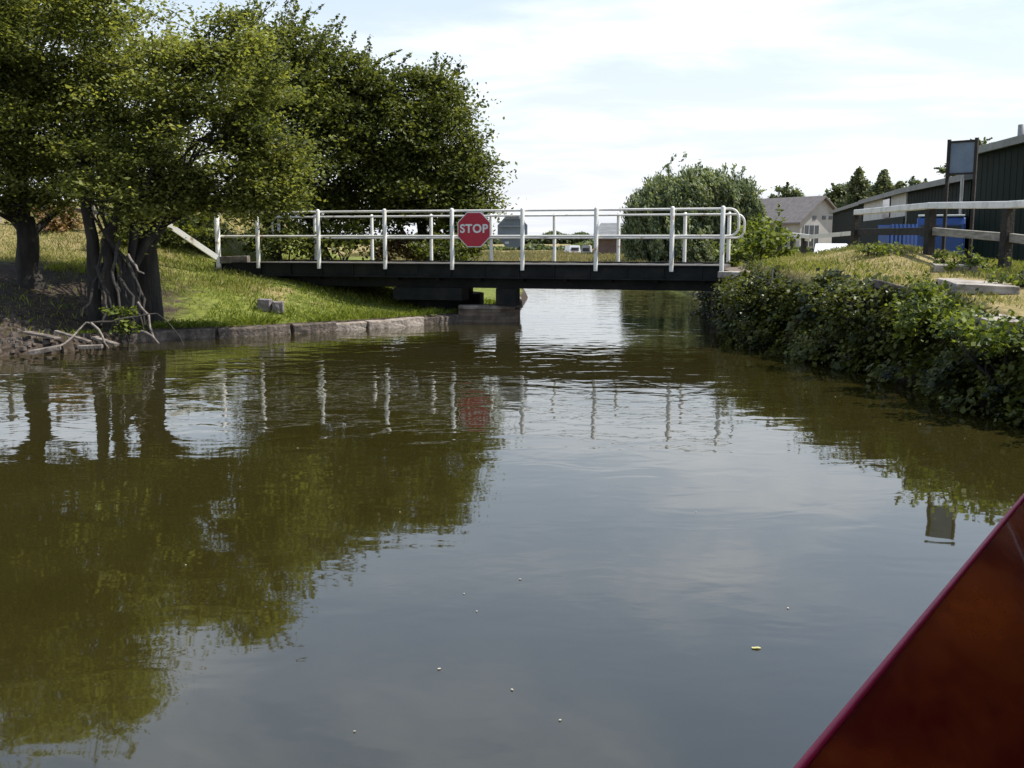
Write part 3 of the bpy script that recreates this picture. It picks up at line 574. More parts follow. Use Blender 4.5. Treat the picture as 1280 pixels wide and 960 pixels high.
# debris at the foot of the left bank
deb = [('plank', (33, 415, 15.6), (72, 423, 15.3), .13, .03, 'bleached flat plank lying on the mud, upper left one of the driftwood'),
       ('plank', (70, 414, 15.7), (112, 427, 15.2), .07, .03, 'thin pale slat slanting down the mud towards the water'),
       ('plank', (36, 441, 14.55), (76, 434, 14.7), .2, .06, 'short thick pale plank at the waterline, lowest of the driftwood'),
       ('plank', (98, 434, 14.75), (128, 433, 14.8), .12, .05, 'short pale plank half in the water right of the thick one'),
       ('plank', (118, 422, 15.2), (146, 431, 15.0), .1, .04, 'dark ended board lying by the roots at the waterline')]
for nm, a_, b_, w_, h_, lb in deb:
    o_ = MB().beam(P(*a_), P(*b_), w_, h_).build('driftwood_plank', M['drift'], None, .006); tag(o_, lb, 'plank', 'driftwood on the left bank')
stk = [([(72, 434, 14.7), (90, 422, 14.9), (108, 403, 15.1), (112, 404, 15.1)], .018, 'stick rising from the thick plank to the top of the driftwood'),
       ([(108, 404, 15.1), (140, 402, 15.2), (170, 396, 15.4), (195, 392, 15.6)], .016, 'long thin bare branch arching from the driftwood across the roots'),
       ([(114, 404, 15.1), (128, 420, 15.0), (136, 436, 14.9)], .02, 'short stick leaning down into the water left of the roots'),
       ([(196, 392, 15.6), (212, 405, 15.5), (224, 420, 15.3), (230, 432, 15.1)], .01, 'thin twig drooping into the water right of the roots'),
       ([(176, 414, 15.6), (190, 420, 15.5), (199, 430, 15.3)], .02, 'pale curved stick dipping into the water below the roots'),
       ([(160, 318, 16.4), (170, 332, 16.3), (180, 342, 16.2)], .022, 'pale bare stick propped against the roots below the leaning trunk'),
       ([(172, 378, 15.9), (186, 394, 15.8), (193, 424, 15.5)], .022, 'pale peeling stick standing at the right edge of the roots')]
for i, (q, r_, lb) in enumerate(stk):
    pp = [P(*v) for v in q]; pp = sum([[a_, a_.lerp(b_, .5)+Vector(r.normal(size=3))*.015] for a_, b_ in zip(pp[:-1], pp[1:])], [])+[pp[-1]]
    o_ = MB().tube(pp, [r_*(1-.5*j/len(pp)) for j in range(len(pp))], 7).build('stick', M['drift'] if r_ > .016 else M['root']); tag(o_, lb, 'stick', 'driftwood on the left bank')
# rubble in the mud on the far left
m = MB(); 
rr = np.random.default_rng(5); V = []; 
for i in range(420):
    px = rr.uniform(-60, 150); y_ = rr.uniform(14.3, 16.3); p = P(px, 400, y_); d_ = float(sdist(np.array([p.x]), np.array([p.y]))[0])
    if d_ < .02: continue
    s = rr.uniform(.03, .09); p.z = hgt(p.x, p.y)+s*.2; m.box(p, (s*1.3, s, s*.7), rr.uniform(0, 3), taper=.7)
tag(m.build('rubble', M['bankstone']), 'loose stones and clods on the muddy left shore', 'rubble', kind='stuff')

# ------------------------------------------------------------------ grass
STEPS = ((1190, 347, 15.4, .6, 1.8), (1218, 360, 12.9, .68, 1.9), (1268, 386, 10.6, .8, 1.35), (1345, 402, 9.5, .7, .7))
def offpath(x, y):
    k_ = np.ones(x.shape, bool)
    for px, py, Y, sx, sy in STEPS:
        p = P(px, py, Y); k_ &= ((x-p.x)/(sx*.5))**2+((y-p.y)/(sy*.62))**2 > 1
    return k_
def blades(name, label, box, dens, hmin, hmax, wdt, lm, seed, acc, lean=.35):
    r_ = np.random.default_rng(seed); x0, x1, y0, y1 = box; n_ = int((x1-x0)*(y1-y0)*dens)
    x = r_.uniform(x0, x1, n_); y = r_.uniform(y0, y1, n_); d = sdist(x, y); k_ = acc(x, y, d, r_); x, y, d = x[k_], y[k_], d[k_]; z = height(x, y, d)-.01; n_ = len(x)
    # tufts: height follows a patchy field
    fld = .5+.5*np.sin(x*2.1+1.7*np.sin(y*1.3))*np.sin(y*2.7+x); h_ = (hmin+(hmax-hmin)*r_.random(n_)**1.6)*(.55+.7*fld)
    a_ = r_.uniform(0, 2*np.pi, n_); wv = np.stack([np.cos(a_), np.sin(a_), 0*a_], -1)*(wdt*(.6+.8*r_.random(n_)))[:, None]*.5
    ln = r_.normal(size=(n_, 2))*lean*h_[:, None]; b_ = np.stack([x, y, z], -1); mid = b_+np.stack([ln[:, 0]*.35, ln[:, 1]*.35, h_*.6], -1); tp_ = b_+np.stack([ln[:, 0], ln[:, 1], h_], -1)
    V_ = np.empty((n_, 4, 3)); V_[:, 0] = b_-wv; V_[:, 1] = b_+wv; V_[:, 2] = mid+wv*.8; V_[:, 3] = tp_
    o_ = npmesh(name, V_.reshape(-1, 3), np.arange(n_*4).reshape(n_, 4), lm, var=np.repeat(r_.random(n_), 4)); tag(o_, label, 'grass', kind='stuff'); return o_
blades('grass', 'lush short grass on the sunny left bank', (-9, .6, 15.5, 25.5), 620, .03, .13, .014, L_grass, 1, lambda x, y, d, r_: (d > .12) & (x < ax+.3) & ((x > -5.6) | (y > 20) | (r_.random(len(x)) < .12)))
blades('grass', 'grass on the slope behind the left trees', (-17, -5, 20.5, 31), 420, .04, .14, .014, L_dgrass, 2, lambda x, y, d, r_: (d > .3))
blades('grass', 'straw edged grass along the lip of the left bank', (-7.2, .2, 16.2, 21.5), 1500, .03, .13, .010, L_grass, 3, lambda x, y, d, r_: (d > .1) & (d < .5) & (np.sin(x*5.1)+np.sin(x*2.3+1) > -1.2), .6)
blades('grass', 'dry yellow grass on the right bank', (3.6, 12.5, 8, 27), 900, .02, .10, .010, L_dgrass, 4, lambda x, y, d, r_: (d > .35) & (x > 3) & offpath(x, y))
blades('grass', 'green weeds among the dry grass on the right bank', (4.2, 12, 8, 24), 300, .03, .12, .016, L_grass, 5, lambda x, y, d, r_: (d > .4) & offpath(x, y) & (np.sin(x*1.9)+np.sin(y*1.4+x) > .1))
blades('field_grass', 'tall dry grass in the field beyond the bridge', (-12, 22, 47, 90), 110, .12, .38, .035, L_field, 6, lambda x, y, d, r_: (d > .3) & (y > 46))

# ------------------------------------------------------------------ right bank vegetation
def ivy():
    r_ = np.random.default_rng(11); parts = []
    # walk along the waterline and cover the bank face and its lip
    pts_ = np.array([tuple(far_r[-3]), tuple(far_r[-2]), tuple(far_r[-1])]+[tuple(p) for p in right_edge[:7]]); seg = np.linalg.norm(np.diff(pts_, axis=0), axis=1); cs = np.concatenate([[0], np.cumsum(seg)])
    n_ = 2300; s_ = r_.uniform(0, cs[-1], n_); i_ = np.clip(np.searchsorted(cs, s_)-1, 0, len(seg)-1); f_ = (s_-cs[i_])/seg[i_]
    base_ = pts_[i_]+(pts_[i_+1]-pts_[i_])*f_[:, None]; dr = (pts_[i_+1]-pts_[i_])/seg[i_][:, None]; nrm = np.stack([dr[:, 1], -dr[:, 0]], -1)   # pointing to the canal
    dseg = np.diff(pts_, axis=0)/seg[:, None]; nrm_seg = np.stack([dseg[:, 1], -dseg[:, 0]], -1)
    if nrm[0, 0] > 0: nrm = -nrm
    if nrm_seg[0, 0] > 0: nrm_seg = -nrm_seg
    h_ = r_.random(n_)**.85; bul = .07+.10*np.sin(s_*1.9)+.07*np.sin(s_*4.7+1)
    outw = bul*np.sin(np.pi*np.clip(h_*.8+.2, 0, 1))-.34*h_+.13*r_.normal(size=n_)*(.5+.8*(np.sin(s_*3.3)>0))
    c3 = np.stack([base_[:, 0]+nrm[:, 0]*outw, base_[:, 1]+nrm[:, 1]*outw, .02+h_*(1.04-.2*ss(13, 10.3, base_[:, 1])+.07*np.sin(s_*2.7)+.05*np.sin(s_*6.1))], -1)
    near = base_[:, 1] < 13
    keep = (np.sin(s_*5.3+h_*4)+np.sin(s_*2.1-h_*7+1) > -1.35); c3, base_, nrm, s_, h_ = c3[keep], base_[keep], nrm[keep], s_[keep], h_[keep]; n_ = len(c3)
    nl = 52; ci = np.repeat(np.arange(n_), nl); off = r_.normal(size=(n_*nl, 3))*np.array([.085, .085, .06])
    p_ = c3[ci]+off; p_[:, 2] = np.maximum(p_[:, 2], .015)
    nn = np.concatenate([nrm[ci]*.9, np.full((n_*nl, 1), .5)], 1)
    v, f, a_ = leaf_mesh(p_, (.03+.05*r_.random(n_)**2)[ci]*1.0, r_, 1.25, .4, nn); a_ = .4*a_+.6*np.repeat(r_.random(n_)[ci]**1.8, 4); parts.append((v, f, a_))
    # arching shoots and trailing stems that break the outline
    for _ in range(420):
        s1 = r_.uniform(0, cs[-1]); j = min(max(int(np.searchsorted(cs, s1))-1, 0), len(seg)-1); b_ = pts_[j]+(pts_[j+1]-pts_[j])*((s1-cs[j])/seg[j]); hh = r_.random()**.5
        a0 = np.array([b_[0]+nrm_seg[j][0]*(.12-.35*hh), b_[1]+nrm_seg[j][1]*(.12-.35*hh), .1+.95*hh-.2*float(ss(13, 10.3, b_[1]))*hh]); dd = np.array([nrm_seg[j][0]*.7, nrm_seg[j][1]*.7, 1.0 if hh > .6 else -.2])+.5*r_.normal(size=3); dd /= np.linalg.norm(dd); ln = r_.uniform(.12, .42)
        tt = r_.random(26)[:, None]; pp = a0+dd*ln*tt+np.array([0, 0, -.5*ln])*tt**2+r_.normal(size=(26, 3))*.022; pp[:, 2] = np.maximum(pp[:, 2], .015); v, f, a_ = leaf_mesh(pp, r_.uniform(.035, .06), r_, 1.6, .5); parts.append((v, f, a_*.3+r_.random()*.7))
    return join(parts)
V, Fc, A = ivy(); o_ = npmesh('bank_ivy', V, Fc, L_ivy, var=A); tag(o_, 'dark ivy and nettles hanging over the right bank down to the water', 'ivy', kind='stuff')
k = 0
for lb, ls in (('bright green bramble bush at the right edge of the picture above the dark bank', [(1222, 424, 9.9, 40, 22), (1280, 440, 9.5, 40, 24), (1192, 406, 10.5, 28, 20)]),
               ('upright leafy bush beside the stone steps on the right bank', [(1155, 372, 11.6, 14, 22), (1138, 400, 11.6, 22, 22), (1166, 398, 11.1, 18, 18)]),
               ('low ivy bush on the right bank lip next to the bridge coping', [(945, 366, 16.4, 40, 18), (915, 372, 17.0, 26, 20), (985, 372, 15.6, 32, 18)]),
               ('dark spreading bush in the middle of the right bank', [(1060, 372, 13.4, 42, 22), (1095, 385, 12.6, 32, 26), (1030, 385, 13.8, 36, 26)])):
    lobes = [lob(*q) for q in ls]; p = lobes[0][0]; b0 = Vector((p[0]+.3, p[1], hgt(p[0]+.5, p[1])-.1))
    bush('bank_bush', lb, b0, lobes, 80+k, L_ivy if k in (2, 3) else L_bush, per=105, nleaf=42, clump=.17, size=.045, sprigs=26, spr_len=.2, group='bushes on the right bank', aspect=1.35); k += 1
bush('elder_bush', 'yellow green bush between the bridge end and the white barrier', gz(948, 24), [lob(950, 300, 24, 26, 22), lob(935, 312, 23.6, 22, 14), lob(962, 288, 24.4, 18, 16), lob(915, 318, 23.4, 14, 9), lob(975, 308, 24.2, 16, 14)], 90, L_bush, per=70, nleaf=50, clump=.28, size=.07, sprigs=24, spr_len=.35)
for i, (px, py, Y, lb) in enumerate(((1215, 322, 14.5, 'leafy weed clump in front of the timber fence, left of the thick post'), (1190, 318, 15.4, 'small weed clump under the sign legs'), (1275, 338, 12.4, 'weed clump at the right edge above the stone steps'), (1085, 316, 16.4, 'small green weed clump at the foot of the dark end post'))):
    b0 = gz(px, Y); bush('weed_clump', lb, b0, [((b0.x, b0.y, b0.z+.08), (.26, .26, .11)), ((b0.x+.3, b0.y+.1, b0.z+.06), (.22, .22, .09))], 95+i, L_bush, per=90, nleaf=30, clump=.12, size=.04, sprigs=10, spr_len=.14, cat='weeds', aspect=1.5)
# stone steps on the right bank
for i, (px, py, Y, sx, sy, lb) in enumerate(((*STEPS[0], 'small flat pale step furthest up the right bank path'), (*STEPS[1], 'broad pale stone step in the middle of the right bank path'), (*STEPS[2], 'large pale stone step nearest the right edge of the picture'), (*STEPS[3], 'pale stone step cut off by the right edge of the picture'), (1108, 356, 13.2, .32, .7, 'grey sloping slab behind the dark bushes of the right bank'))):
    p = P(px, py, Y); p.z = hgt(p.x, p.y) if i != 4 else p.z
    o_ = chunk('stone_step' if i < 4 else 'stone_slab', (p.x, p.y, p.z-.025), (sx, sy, .11), -.32+.05*i, M['slab'] if i < 4 else M['bankstone'], 200+i, .007, .012, .03 if i < 4 else .25); tag(o_, lb, 'step' if i < 4 else 'slab', 'stone steps on the right bank' if i < 4 else None)

# ------------------------------------------------------------------ timber fence on the right bank
fc = empty('timber_fence', gz(1165, 16.4), 0, 'heavy dark timber fence with a pale top rail on the right bank', 'fence')
tops = [P(1071, 265.5, 20.4), P(1165, 257, 16.5), P(1262, 256, 14.6), P(1372, 250, 12.2)]
for a_, b_ in zip(tops[:-1], tops[1:]): wchild(MB().beam(a_, b_, .13, .10).build('top_rail', M['concrete_rail'], None, .012), fc)
lows = [P(1073, 290, 20.4), P(1165, 289, 16.55), P(1262, 297, 14.65), P(1372, 310, 12.25)]
for i, (a_, b_) in enumerate(zip(lows[:-1], lows[1:])): wchild(MB().beam(a_, b_, .09, .12).build('lower_rail', M['timber'] if i == 0 else M['greytimber'], None, .01), fc)
for i, t_ in enumerate(tops):
    z0 = hgt(t_.x, t_.y)-.3; z1 = t_.z-.055; wchild(MB().box((t_.x, t_.y+.03, (z0+z1)/2), (.13, .13, z1-z0), .2).build('fence_post', M['timber'], None, .01), fc)
# white barrier further off
wb = empty('white_barrier', gz(1010, 30), 0, 'low white painted two-rail barrier beyond the grassy mound', 'barrier')
tp_ = [P(974, 291.5, 30), P(1013, 296, 28.5), P(1070, 291, 27.5)]; 
for a_, b_ in zip(tp_[:-1], tp_[1:]): wchild(MB().beam(a_, b_, .07, .11).build('top_rail', M['white']), wb)
wchild(MB().beam(P(974, 298, 30), P(1013, 300, 28.6), .05, .07).build('lower_rail', M['white']), wb)
for px, Y in ((976, 30), (992, 29.4), (1006, 28.8), (1066, 27.6)):
    q = P(px, 296, Y); z0 = hgt(q.x, q.y)-.2; wchild(MB().box((q.x, q.y+.07, (z0+q.z)/2), (.12, .12, q.z-z0), .1).build('barrier_post', M['timber']), wb)
# board sign on two legs
p = P(1203, 197, 16.7); g_ = math.radians(-46)
bs = empty('notice_board', (p.x, p.y, hgt(p.x, p.y)), g_, 'blue grey board on two dark posts seen from behind above the fence', 'sign')
zb = p.z-bs.location.z; 
MB().box((0, 0, zb), (.38, .02, .50)).build('panel', M['panelblue'], bs)
for z_ in (.25, -.25): MB().box((0, -.01, zb+z_), (.44, .045, .03)).build('crossbar', M['timber'], bs)
for x_ in (-.215, .215): MB().box((x_, -.012, (zb+.29)/2-.1), (.045, .045, zb+.29+.2)).build('leg', M['timber'], bs)

# ------------------------------------------------------------------ sheds, house, vehicles beyond the right bank
def wallpt(px, py, zt): return G(px, py, zt)
def hall(name, label, pa, pb, zt, depth, clad, fascia=.35, cat='building', ridge=.9):
    a_, b_ = Vector((pa[0], pa[1], 0)), Vector((pb[0], pb[1], 0)); x = (b_-a_).normalized(); y = Vector((-x.y, x.x, 0)); 
    if y.x < 0: y = -y
    o_ = empty(name, a_, 0, label, cat); z0 = .1; Ln = (b_-a_).length
    m_ = MB(); m_.prism([(0, 0), (Ln, 0), (Ln, depth), (0, depth)], a_+UP*z0, x, y, UP, zt-z0); 
    k_ = int(Ln/.6)
    for i in range(k_): m_.beam(a_+x*(i+.5)*Ln/k_+y*.006+UP*(z0+.02), a_+x*(i+.5)*Ln/k_+y*.006+UP*(zt-.16), .03, .03, up=y)
    wchild(m_.build('wall', clad), o_)
    m_ = MB(); m_.prism([(-.35, zt-.12), (depth/2, zt+ridge), (depth+.35, zt-.12), (depth+.35, zt+.1), (depth/2, zt+ridge+.22), (-.35, zt+.14)], a_-x*.25, y, UP, x, Ln+.5)
    wchild(m_.build('roof', M['roofgrey']), o_); return o_, a_, x, y
A0 = wallpt(1330, 152, 5.0); 
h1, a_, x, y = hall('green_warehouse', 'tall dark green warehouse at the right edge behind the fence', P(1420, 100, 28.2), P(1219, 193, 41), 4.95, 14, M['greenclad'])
q = P(1262, 174, 36.5); wchild(MB().tube([Vector((q.x+.4, q.y, 4.9)), Vector((q.x+.4, q.y, 5.55)), Vector((q.x+.4, q.y, 5.56))], [.13, .13, .05], 12).build('roof_vent', M['downpipe']), h1)
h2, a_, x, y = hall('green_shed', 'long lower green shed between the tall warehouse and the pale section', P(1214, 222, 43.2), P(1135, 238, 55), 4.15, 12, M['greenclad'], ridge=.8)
q = P(1202, 240, 42.9); wchild(MB().tube([Vector((q.x, q.y-.0, .4)), Vector((q.x, q.y, 4.1))], .07, 8).build('downpipe', M['downpipe']), h2)
h3, a_, x, y = hall('pale_shed', 'pale grey walled shed section with one dark window behind the fence', P(1133, 240, 55.5), P(1080, 254, 73), 4.15, 11, M['greyclad'], ridge=.5)
def onwall(o_, a_, x, y, s0, s1, z0, z1, name, mt, d=.06): return wchild(MB().prism([(s0, z0), (s1, z0), (s1, z1), (s0, z1)], a_-y*d, x, UP, y, .05).build(name, mt), o_)
onwall(h3, a_, x, y, 5.3, 8.0, 2.9, 4.05, 'window', M['glass'], .08)
onwall(h3, a_, x, y, 0, 17.8, .1, 2.85, 'lower_wall', M['greenclad'], .07)
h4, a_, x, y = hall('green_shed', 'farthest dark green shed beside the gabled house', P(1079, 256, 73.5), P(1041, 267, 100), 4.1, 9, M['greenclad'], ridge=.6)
# house
hb = P(1026, 300, 108); hx, hy = hb.x, hb.y
ho = empty('house', (hx, hy, .4), math.radians(28), 'pale gabled house with brown grey roof right of the willow', 'house')
W_, Dp, ze, zr = 5.8, 9.5, 3.1, 5.4
m = MB(); m.prism([(-W_/2, 0), (W_/2, 0), (W_/2, ze), (0, zr), (-W_/2, ze)], (0, 0, 0), Vector((1, 0, 0)), UP, Vector((0, 1, 0)), Dp); m.build('wall', M['render'], ho)
m = MB()
for sg in (-1, 1):
    q = [(0, zr+.02), (sg*(W_/2+.5), ze-.38), (sg*(W_/2+.5), ze-.2), (0, zr+.22)]; m.prism(q, (0, -.5, 0), Vector((1, 0, 0)), UP, Vector((0, 1, 0)), Dp+1)
m.build('roof', M['tiles'], ho)
wn = MB().box((-1.4, -.03, 1.55), (2.0, .06, 2.1)).build('window', M['glass'], ho)
m = MB(); 
for x_ in (-2.42, -1.75, -1.05, -.38): m.box((x_, -.07, 1.55), (.07, .04, 2.2))
m.build('window_frame', M['greyclad'], wn)
for x_ in (-1.0, .3, 1.2): MB().box((x_, -.03, 3.4), (.45, .06, .35)).build('window', M['glass'], ho)
for y_ in (2.5, 6, 9.5): MB().box((-W_/2-.03, y_, 1.8), (.06, 1.4, 1.1)).build('window', M['glass'], ho)
# low barn beyond the bridge
bb = P(748, 300, 72); ba = empty('barn', (bb.x, bb.y, .4), math.radians(-12), 'long low barn with shallow grey roof left of the willow', 'building')
m = MB(); m.prism([(0, 0), (9, 0), (9, 1.4), (4.5, 2.2), (0, 1.4)], (0, 0, 0), Vector((0, 1, 0)), UP, Vector((1, 0, 0)), 8); m.build('wall', M['brick'], ba)
m = MB()
for q in ([(-.4, 1.3), (4.5, 2.22), (4.5, 2.4), (-.4, 1.48)], [(4.5, 2.22), (9.4, 1.3), (9.4, 1.48), (4.5, 2.4)]): m.prism(q, (-.4, 0, 0), Vector((0, 1, 0)), UP, Vector((1, 0, 0)), 8.8)
m.build('roof', M['roofgrey'], ba); MB().box((3, -.03, .6), (1.6, .06, 1.2)).build('door', M['timber'], ba)
# van and cars
def vehicle(name, label, cat, loc, rz, ln, wd, ht, body, roofm, boxy=True):
    o_ = empty(name, loc, rz, label, cat); y_ = Vector((0, 1, 0)); xx = Vector((1, 0, 0)); g0 = .22
    if boxy: prof = [(-ln/2, g0), (ln/2, g0), (ln/2, ht*.5), (ln/2-.15, ht*.56), (ln/2-.75, ht*.93), (ln/2-.95, ht*.965), (-ln/2+.12, ht*.965), (-ln/2, ht*.85)]
    else: prof = [(-ln/2, g0), (ln/2, g0), (ln/2, ht*.48), (ln/2-.9, ht*.62), (ln/2-1.5, ht*.94), (-ln/2+1.1, ht*.96), (-ln/2+.3, ht*.66), (-ln/2, ht*.6)]
    MB().prism(prof, (0, -wd/2, 0), xx, UP, y_, wd).build('body', body, o_, .05)
    if boxy: MB().box((-.42, 0, ht), (ln-1.0, wd-.06, .07)).build('roof', roofm, o_, .02)
    for s_ in (-1, 1):
        for j, (x0, x1) in enumerate((((-.45, .35), (.45, 1.15)) if boxy else ((-.75, -.02), (.06, .7)))):
            MB().prism([(x0, ht*.6), (x1, ht*.6), (x1-.18*j, ht*.9), (x0, ht*.9)], (0, s_*(wd/2+.012)-.008, 0), xx, UP, y_, .016).build('window', M['glass'], o_)
    if boxy:
        for y2 in (-.42, .42): MB().box((-ln/2+.02 - .03, y2, ht*.72), (.03, .66, ht*.2), m=Matrix.Rotation(-.1, 3, 'Y')).build('window', M['glass'], o_)
    a3, b3 = (Vector((ln/2-.17, 0, ht*.585)), Vector((ln/2-.73, 0, ht*.91))) if boxy else (Vector((ln/2-.92, 0, ht*.645)), Vector((ln/2-1.48, 0, ht*.92)))
    d3 = (b3-a3).normalized(); MB().box((a3+b3)/2+Vector((-d3.z, 0, d3.x))*-.02, ((b3-a3).length, wd-.3, .03), m=Matrix.Rotation(-math.atan2(d3.z, d3.x), 3, 'Y')).build('windscreen', M['glass'], o_)
    for x_ in (-ln/2+.75, ln/2-.75):
        for s_ in (-1, 1):
            MB().tube([(x_, s_*(wd/2-.2), .32), (x_, s_*(wd/2+.01), .32)], .32, 18, smooth=False).build('wheel', M['tyre'], o_)
    for s_ in (-1, 1): MB().box((ln/2+.01, s_*(wd/2-.25), ht*.42), (.03, .28, .14)).build('headlight', M['signwhite'], o_)
    return o_
p = P(1177, 268, 42); vehicle('van', 'blue van with a white roof parked behind the timber fence', 'van', (p.x+.86, p.y+2.13, p.z-2.24), math.radians(68), 4.6, 1.8, 2.2, M['blue'], M['vanwhite'])
p = P(1040, 303, 52); vehicle('parked_car', 'small white car parked below the far green shed', 'car', (p.x, p.y, p.z-1.28), math.radians(70), 3.6, 1.5, 1.28, M['vanwhite'], M['vanwhite'], False)
# blue slatted crate
q = P(1130, 280, 26); cr_ = empty('slatted_crate', (q.x, q.y, hgt(q.x, q.y)), .25, 'bright blue slatted crate standing behind the timber fence', 'crate')
zt = q.z-cr_.location.z
for i in range(7): MB().box((-.34+i*.113, -.03, zt/2), (.055, .02, zt)).build('slat', M['blue'], cr_)
m = MB(); 
for z_ in (.1, zt*.5, zt-.06): m.box((0, 0, z_), (.76, .035, .08)); m.box((0, .5, z_), (.76, .035, .08))
for x_ in (-.37, .37): m.box((x_, .25, zt/2), (.03, .46, zt-.1))
m.build('frame', M['blue'], cr_)
# moored boats in the distance
def small_boat(label, px, py, Y, ln, hullm, cabm, rz):
    q_ = P(px, py, Y); o_ = empty('moored_boat', (q_.x, q_.y, -.15), rz, label, 'boat', 'boats moored beyond the bridge'); k_ = 6; h_ = ln/2
    m_ = MB(); top = [(-h_, -.75), (h_*.55, -.8), (h_, 0), (h_*.55, .8), (-h_, .75)]; bot = [(x_*.88, y_*.7) for x_, y_ in top]
    m_.add([(x_, y_, 0) for x_, y_ in bot]+[(x_, y_, .6) for x_, y_ in top], [(4, 3, 2, 1, 0), (5, 6, 7, 8, 9)]+[(i, (i+1) % 5, (i+1) % 5+5, i+5) for i in range(5)]); m_.build('hull', hullm, o_)
    cb2 = MB().box((-.15*ln, 0, .95), (ln*.5, 1.2, .68), taper=.85).build('cabin', cabm, o_)
    for s_ in (-1, 1): MB().box((-.15*ln, s_*.575, 1.0), (ln*.32, .03, .25)).build('window', M['glass'], cb2)
small_boat('white cabin boat with dull red hull in the distance beyond the bridge', 720, 312, 84, 2.0, M['pinkred'], M['vanwhite'], .3)
small_boat('small pale cabin boat right of the red hulled one', 737, 317, 80, 1.5, M['panelblue'], M['greyclad'], -.2)

# ------------------------------------------------------------------ willow and distant trees
def willow():
    Yw = 52; r_ = np.random.default_rng(31)
    lobes = [lob(850, 245, Yw, 50, 38), lob(890, 245, Yw, 48, 35), lob(815, 270, Yw, 36, 36), lob(920, 268, Yw, 32, 42), lob(860, 290, Yw, 75, 38), lob(802, 285, Yw, 24, 34), lob(845, 262, Yw, 45, 44), lob(895, 285, Yw, 50, 38)]
    base_ = gz(862, Yw); t_ = empty('willow_tree', base_, 0, 'big weeping willow with trailing branches behind the right half of the bridge', 'tree')
    parts = []; m_ = MB()
    cc = clump_centres(lobes, 105, r_, .5)
    for c in cc:
        ln = r_.uniform(.6, 1.4); k_ = int(80*ln); tt = r_.random(k_)[:, None]; sw = np.array([.25, 0, -1.0])+r_.normal(size=3)*.12
        pp = c+sw*ln*tt+r_.normal(size=(k_, 3))*.09; parts.append(leaf_mesh(pp, .075, r_, 2.8, .1, None, sw/np.linalg.norm(sw)))
    for _ in range(22):   # wind blown tips along the top
        c, rad = lobes[r_.integers(4)]; th_ = r_.uniform(.2, 2.6); a0 = np.array(c)+np.array([math.cos(th_)*rad[0]*.95, r_.normal()*.4, math.sin(th_)*rad[2]*.95]); dd = np.array([.6, 0, .8])+r_.normal(size=3)*.35; ln = r_.uniform(.2, .55)
        tt = r_.random(34)[:, None]; pp = a0+dd*ln*tt+r_.normal(size=(34, 3))*.05; parts.append(leaf_mesh(pp, .07, r_, 2.6, .2, None, dd))
    V, Fc, A = join(parts); npmesh('crown', V, Fc, L_will, t_, var=A)
    wchild(wood(base_, lobes, r_, .28, .3, (0, 0), cc, 30).build('trunk', M['bark']), t_)
willow()
G_far = 'distant trees on the right'
tree('pine_tree', 'spreading dark pine tree rising behind the roof of the gabled house', 'tree', Vector((P(985, 300, 135).x, 135, .4)), [lob(985, 243, 135, 17, 10), lob(972, 252, 135, 16, 8), lob(996, 252, 135, 15, 9), lob(984, 258, 135, 20, 8), lob(975, 266, 135, 18, 8)], 41, L_far, .4, G_far, per=9, nleaf=50, clump=.8, size=.3, sprigs=10, spr_len=1.0, ntw=12)
tree('broadleaf_tree', 'rounded tree just right of the house gable', 'tree', Vector((P(1055, 300, 140).x, 140, .4)), [lob(1050, 245, 140, 16, 14), lob(1068, 245, 140, 17, 18), lob(1060, 256, 140, 24, 14)], 42, L_far, .4, G_far, per=9, nleaf=60, clump=.9, size=.32, sprigs=14, spr_len=1.0, ntw=12)
def conifer(label, px, top, Y, w_, seed):
    r_ = np.random.default_rng(seed); b_ = Vector((P(px, 300, Y).x, Y, .4)); zt_ = P(px, top, Y).z; t_ = empty('conifer_tree', b_, 0, label, 'tree', G_far); H_ = zt_-.4; n_ = 9000
    h_ = r_.random(n_)**.8; th_ = r_.uniform(0, 2*np.pi, n_); tier = .75+.25*np.sin(h_*34+th_*2); az = np.floor(th_*2.2+h_*9).astype(int) % 17; rad = w_*Y/F*(1-h_)**.8*tier*(.45+.75*r_.random(17)[az])*np.sqrt(r_.random(n_))
    pp = np.stack([b_.x+rad*np.cos(th_), b_.y+rad*np.sin(th_), .9+h_*H_-rad*.25], -1); pp += r_.normal(size=pp.shape)*.12; V, Fc, A = leaf_mesh(pp, .22, r_, 1.8, .4); npmesh('crown', V, Fc, L_con, t_, var=A)
    wchild(MB().tube([b_, b_+UP*H_], [.3, .03], 8).build('trunk', M['bark']), t_)
conifer('tall slim conifer rising above the pale shed roof', 1101, 220, 120, 62, 51)
conifer('conifer peak just left of the slim tall one', 1070, 217, 125, 74, 52)
conifer('small conifer top between the slim conifer and the notice board', 1121, 235, 115, 34, 53)
tree('broadleaf_tree', 'small dark tree top showing over the long green shed roof', 'tree', Vector((P(1142, 300, 95).x, 95, .4)), [lob(1141, 232, 95, 11, 9), lob(1152, 236, 95, 10, 6)], 43, L_far, .25, G_far, per=12, nleaf=50, clump=.5, size=.2, sprigs=10, spr_len=.6, ntw=8)
tree('broadleaf_tree', 'reddish tree top peeping out left of the notice board', 'tree', Vector((P(1184, 300, 80).x, 80, .4)), [lob(1184, 215, 80, 7, 8), lob(1190, 226, 80, 9, 8)], 44, L_far, .2, G_far, per=14, nleaf=40, clump=.4, size=.16, sprigs=10, spr_len=.5, ntw=8)
tree('bare_topped_tree', 'sparse twiggy tree top above the tall warehouse roof', 'tree', Vector((P(1230, 300, 75).x, 75, .4)), [lob(1228, 184, 75, 8, 6)], 45, L_far, .15, G_far, per=6, nleaf=12, clump=.3, size=.12, sprigs=12, spr_len=.6, ntw=8)
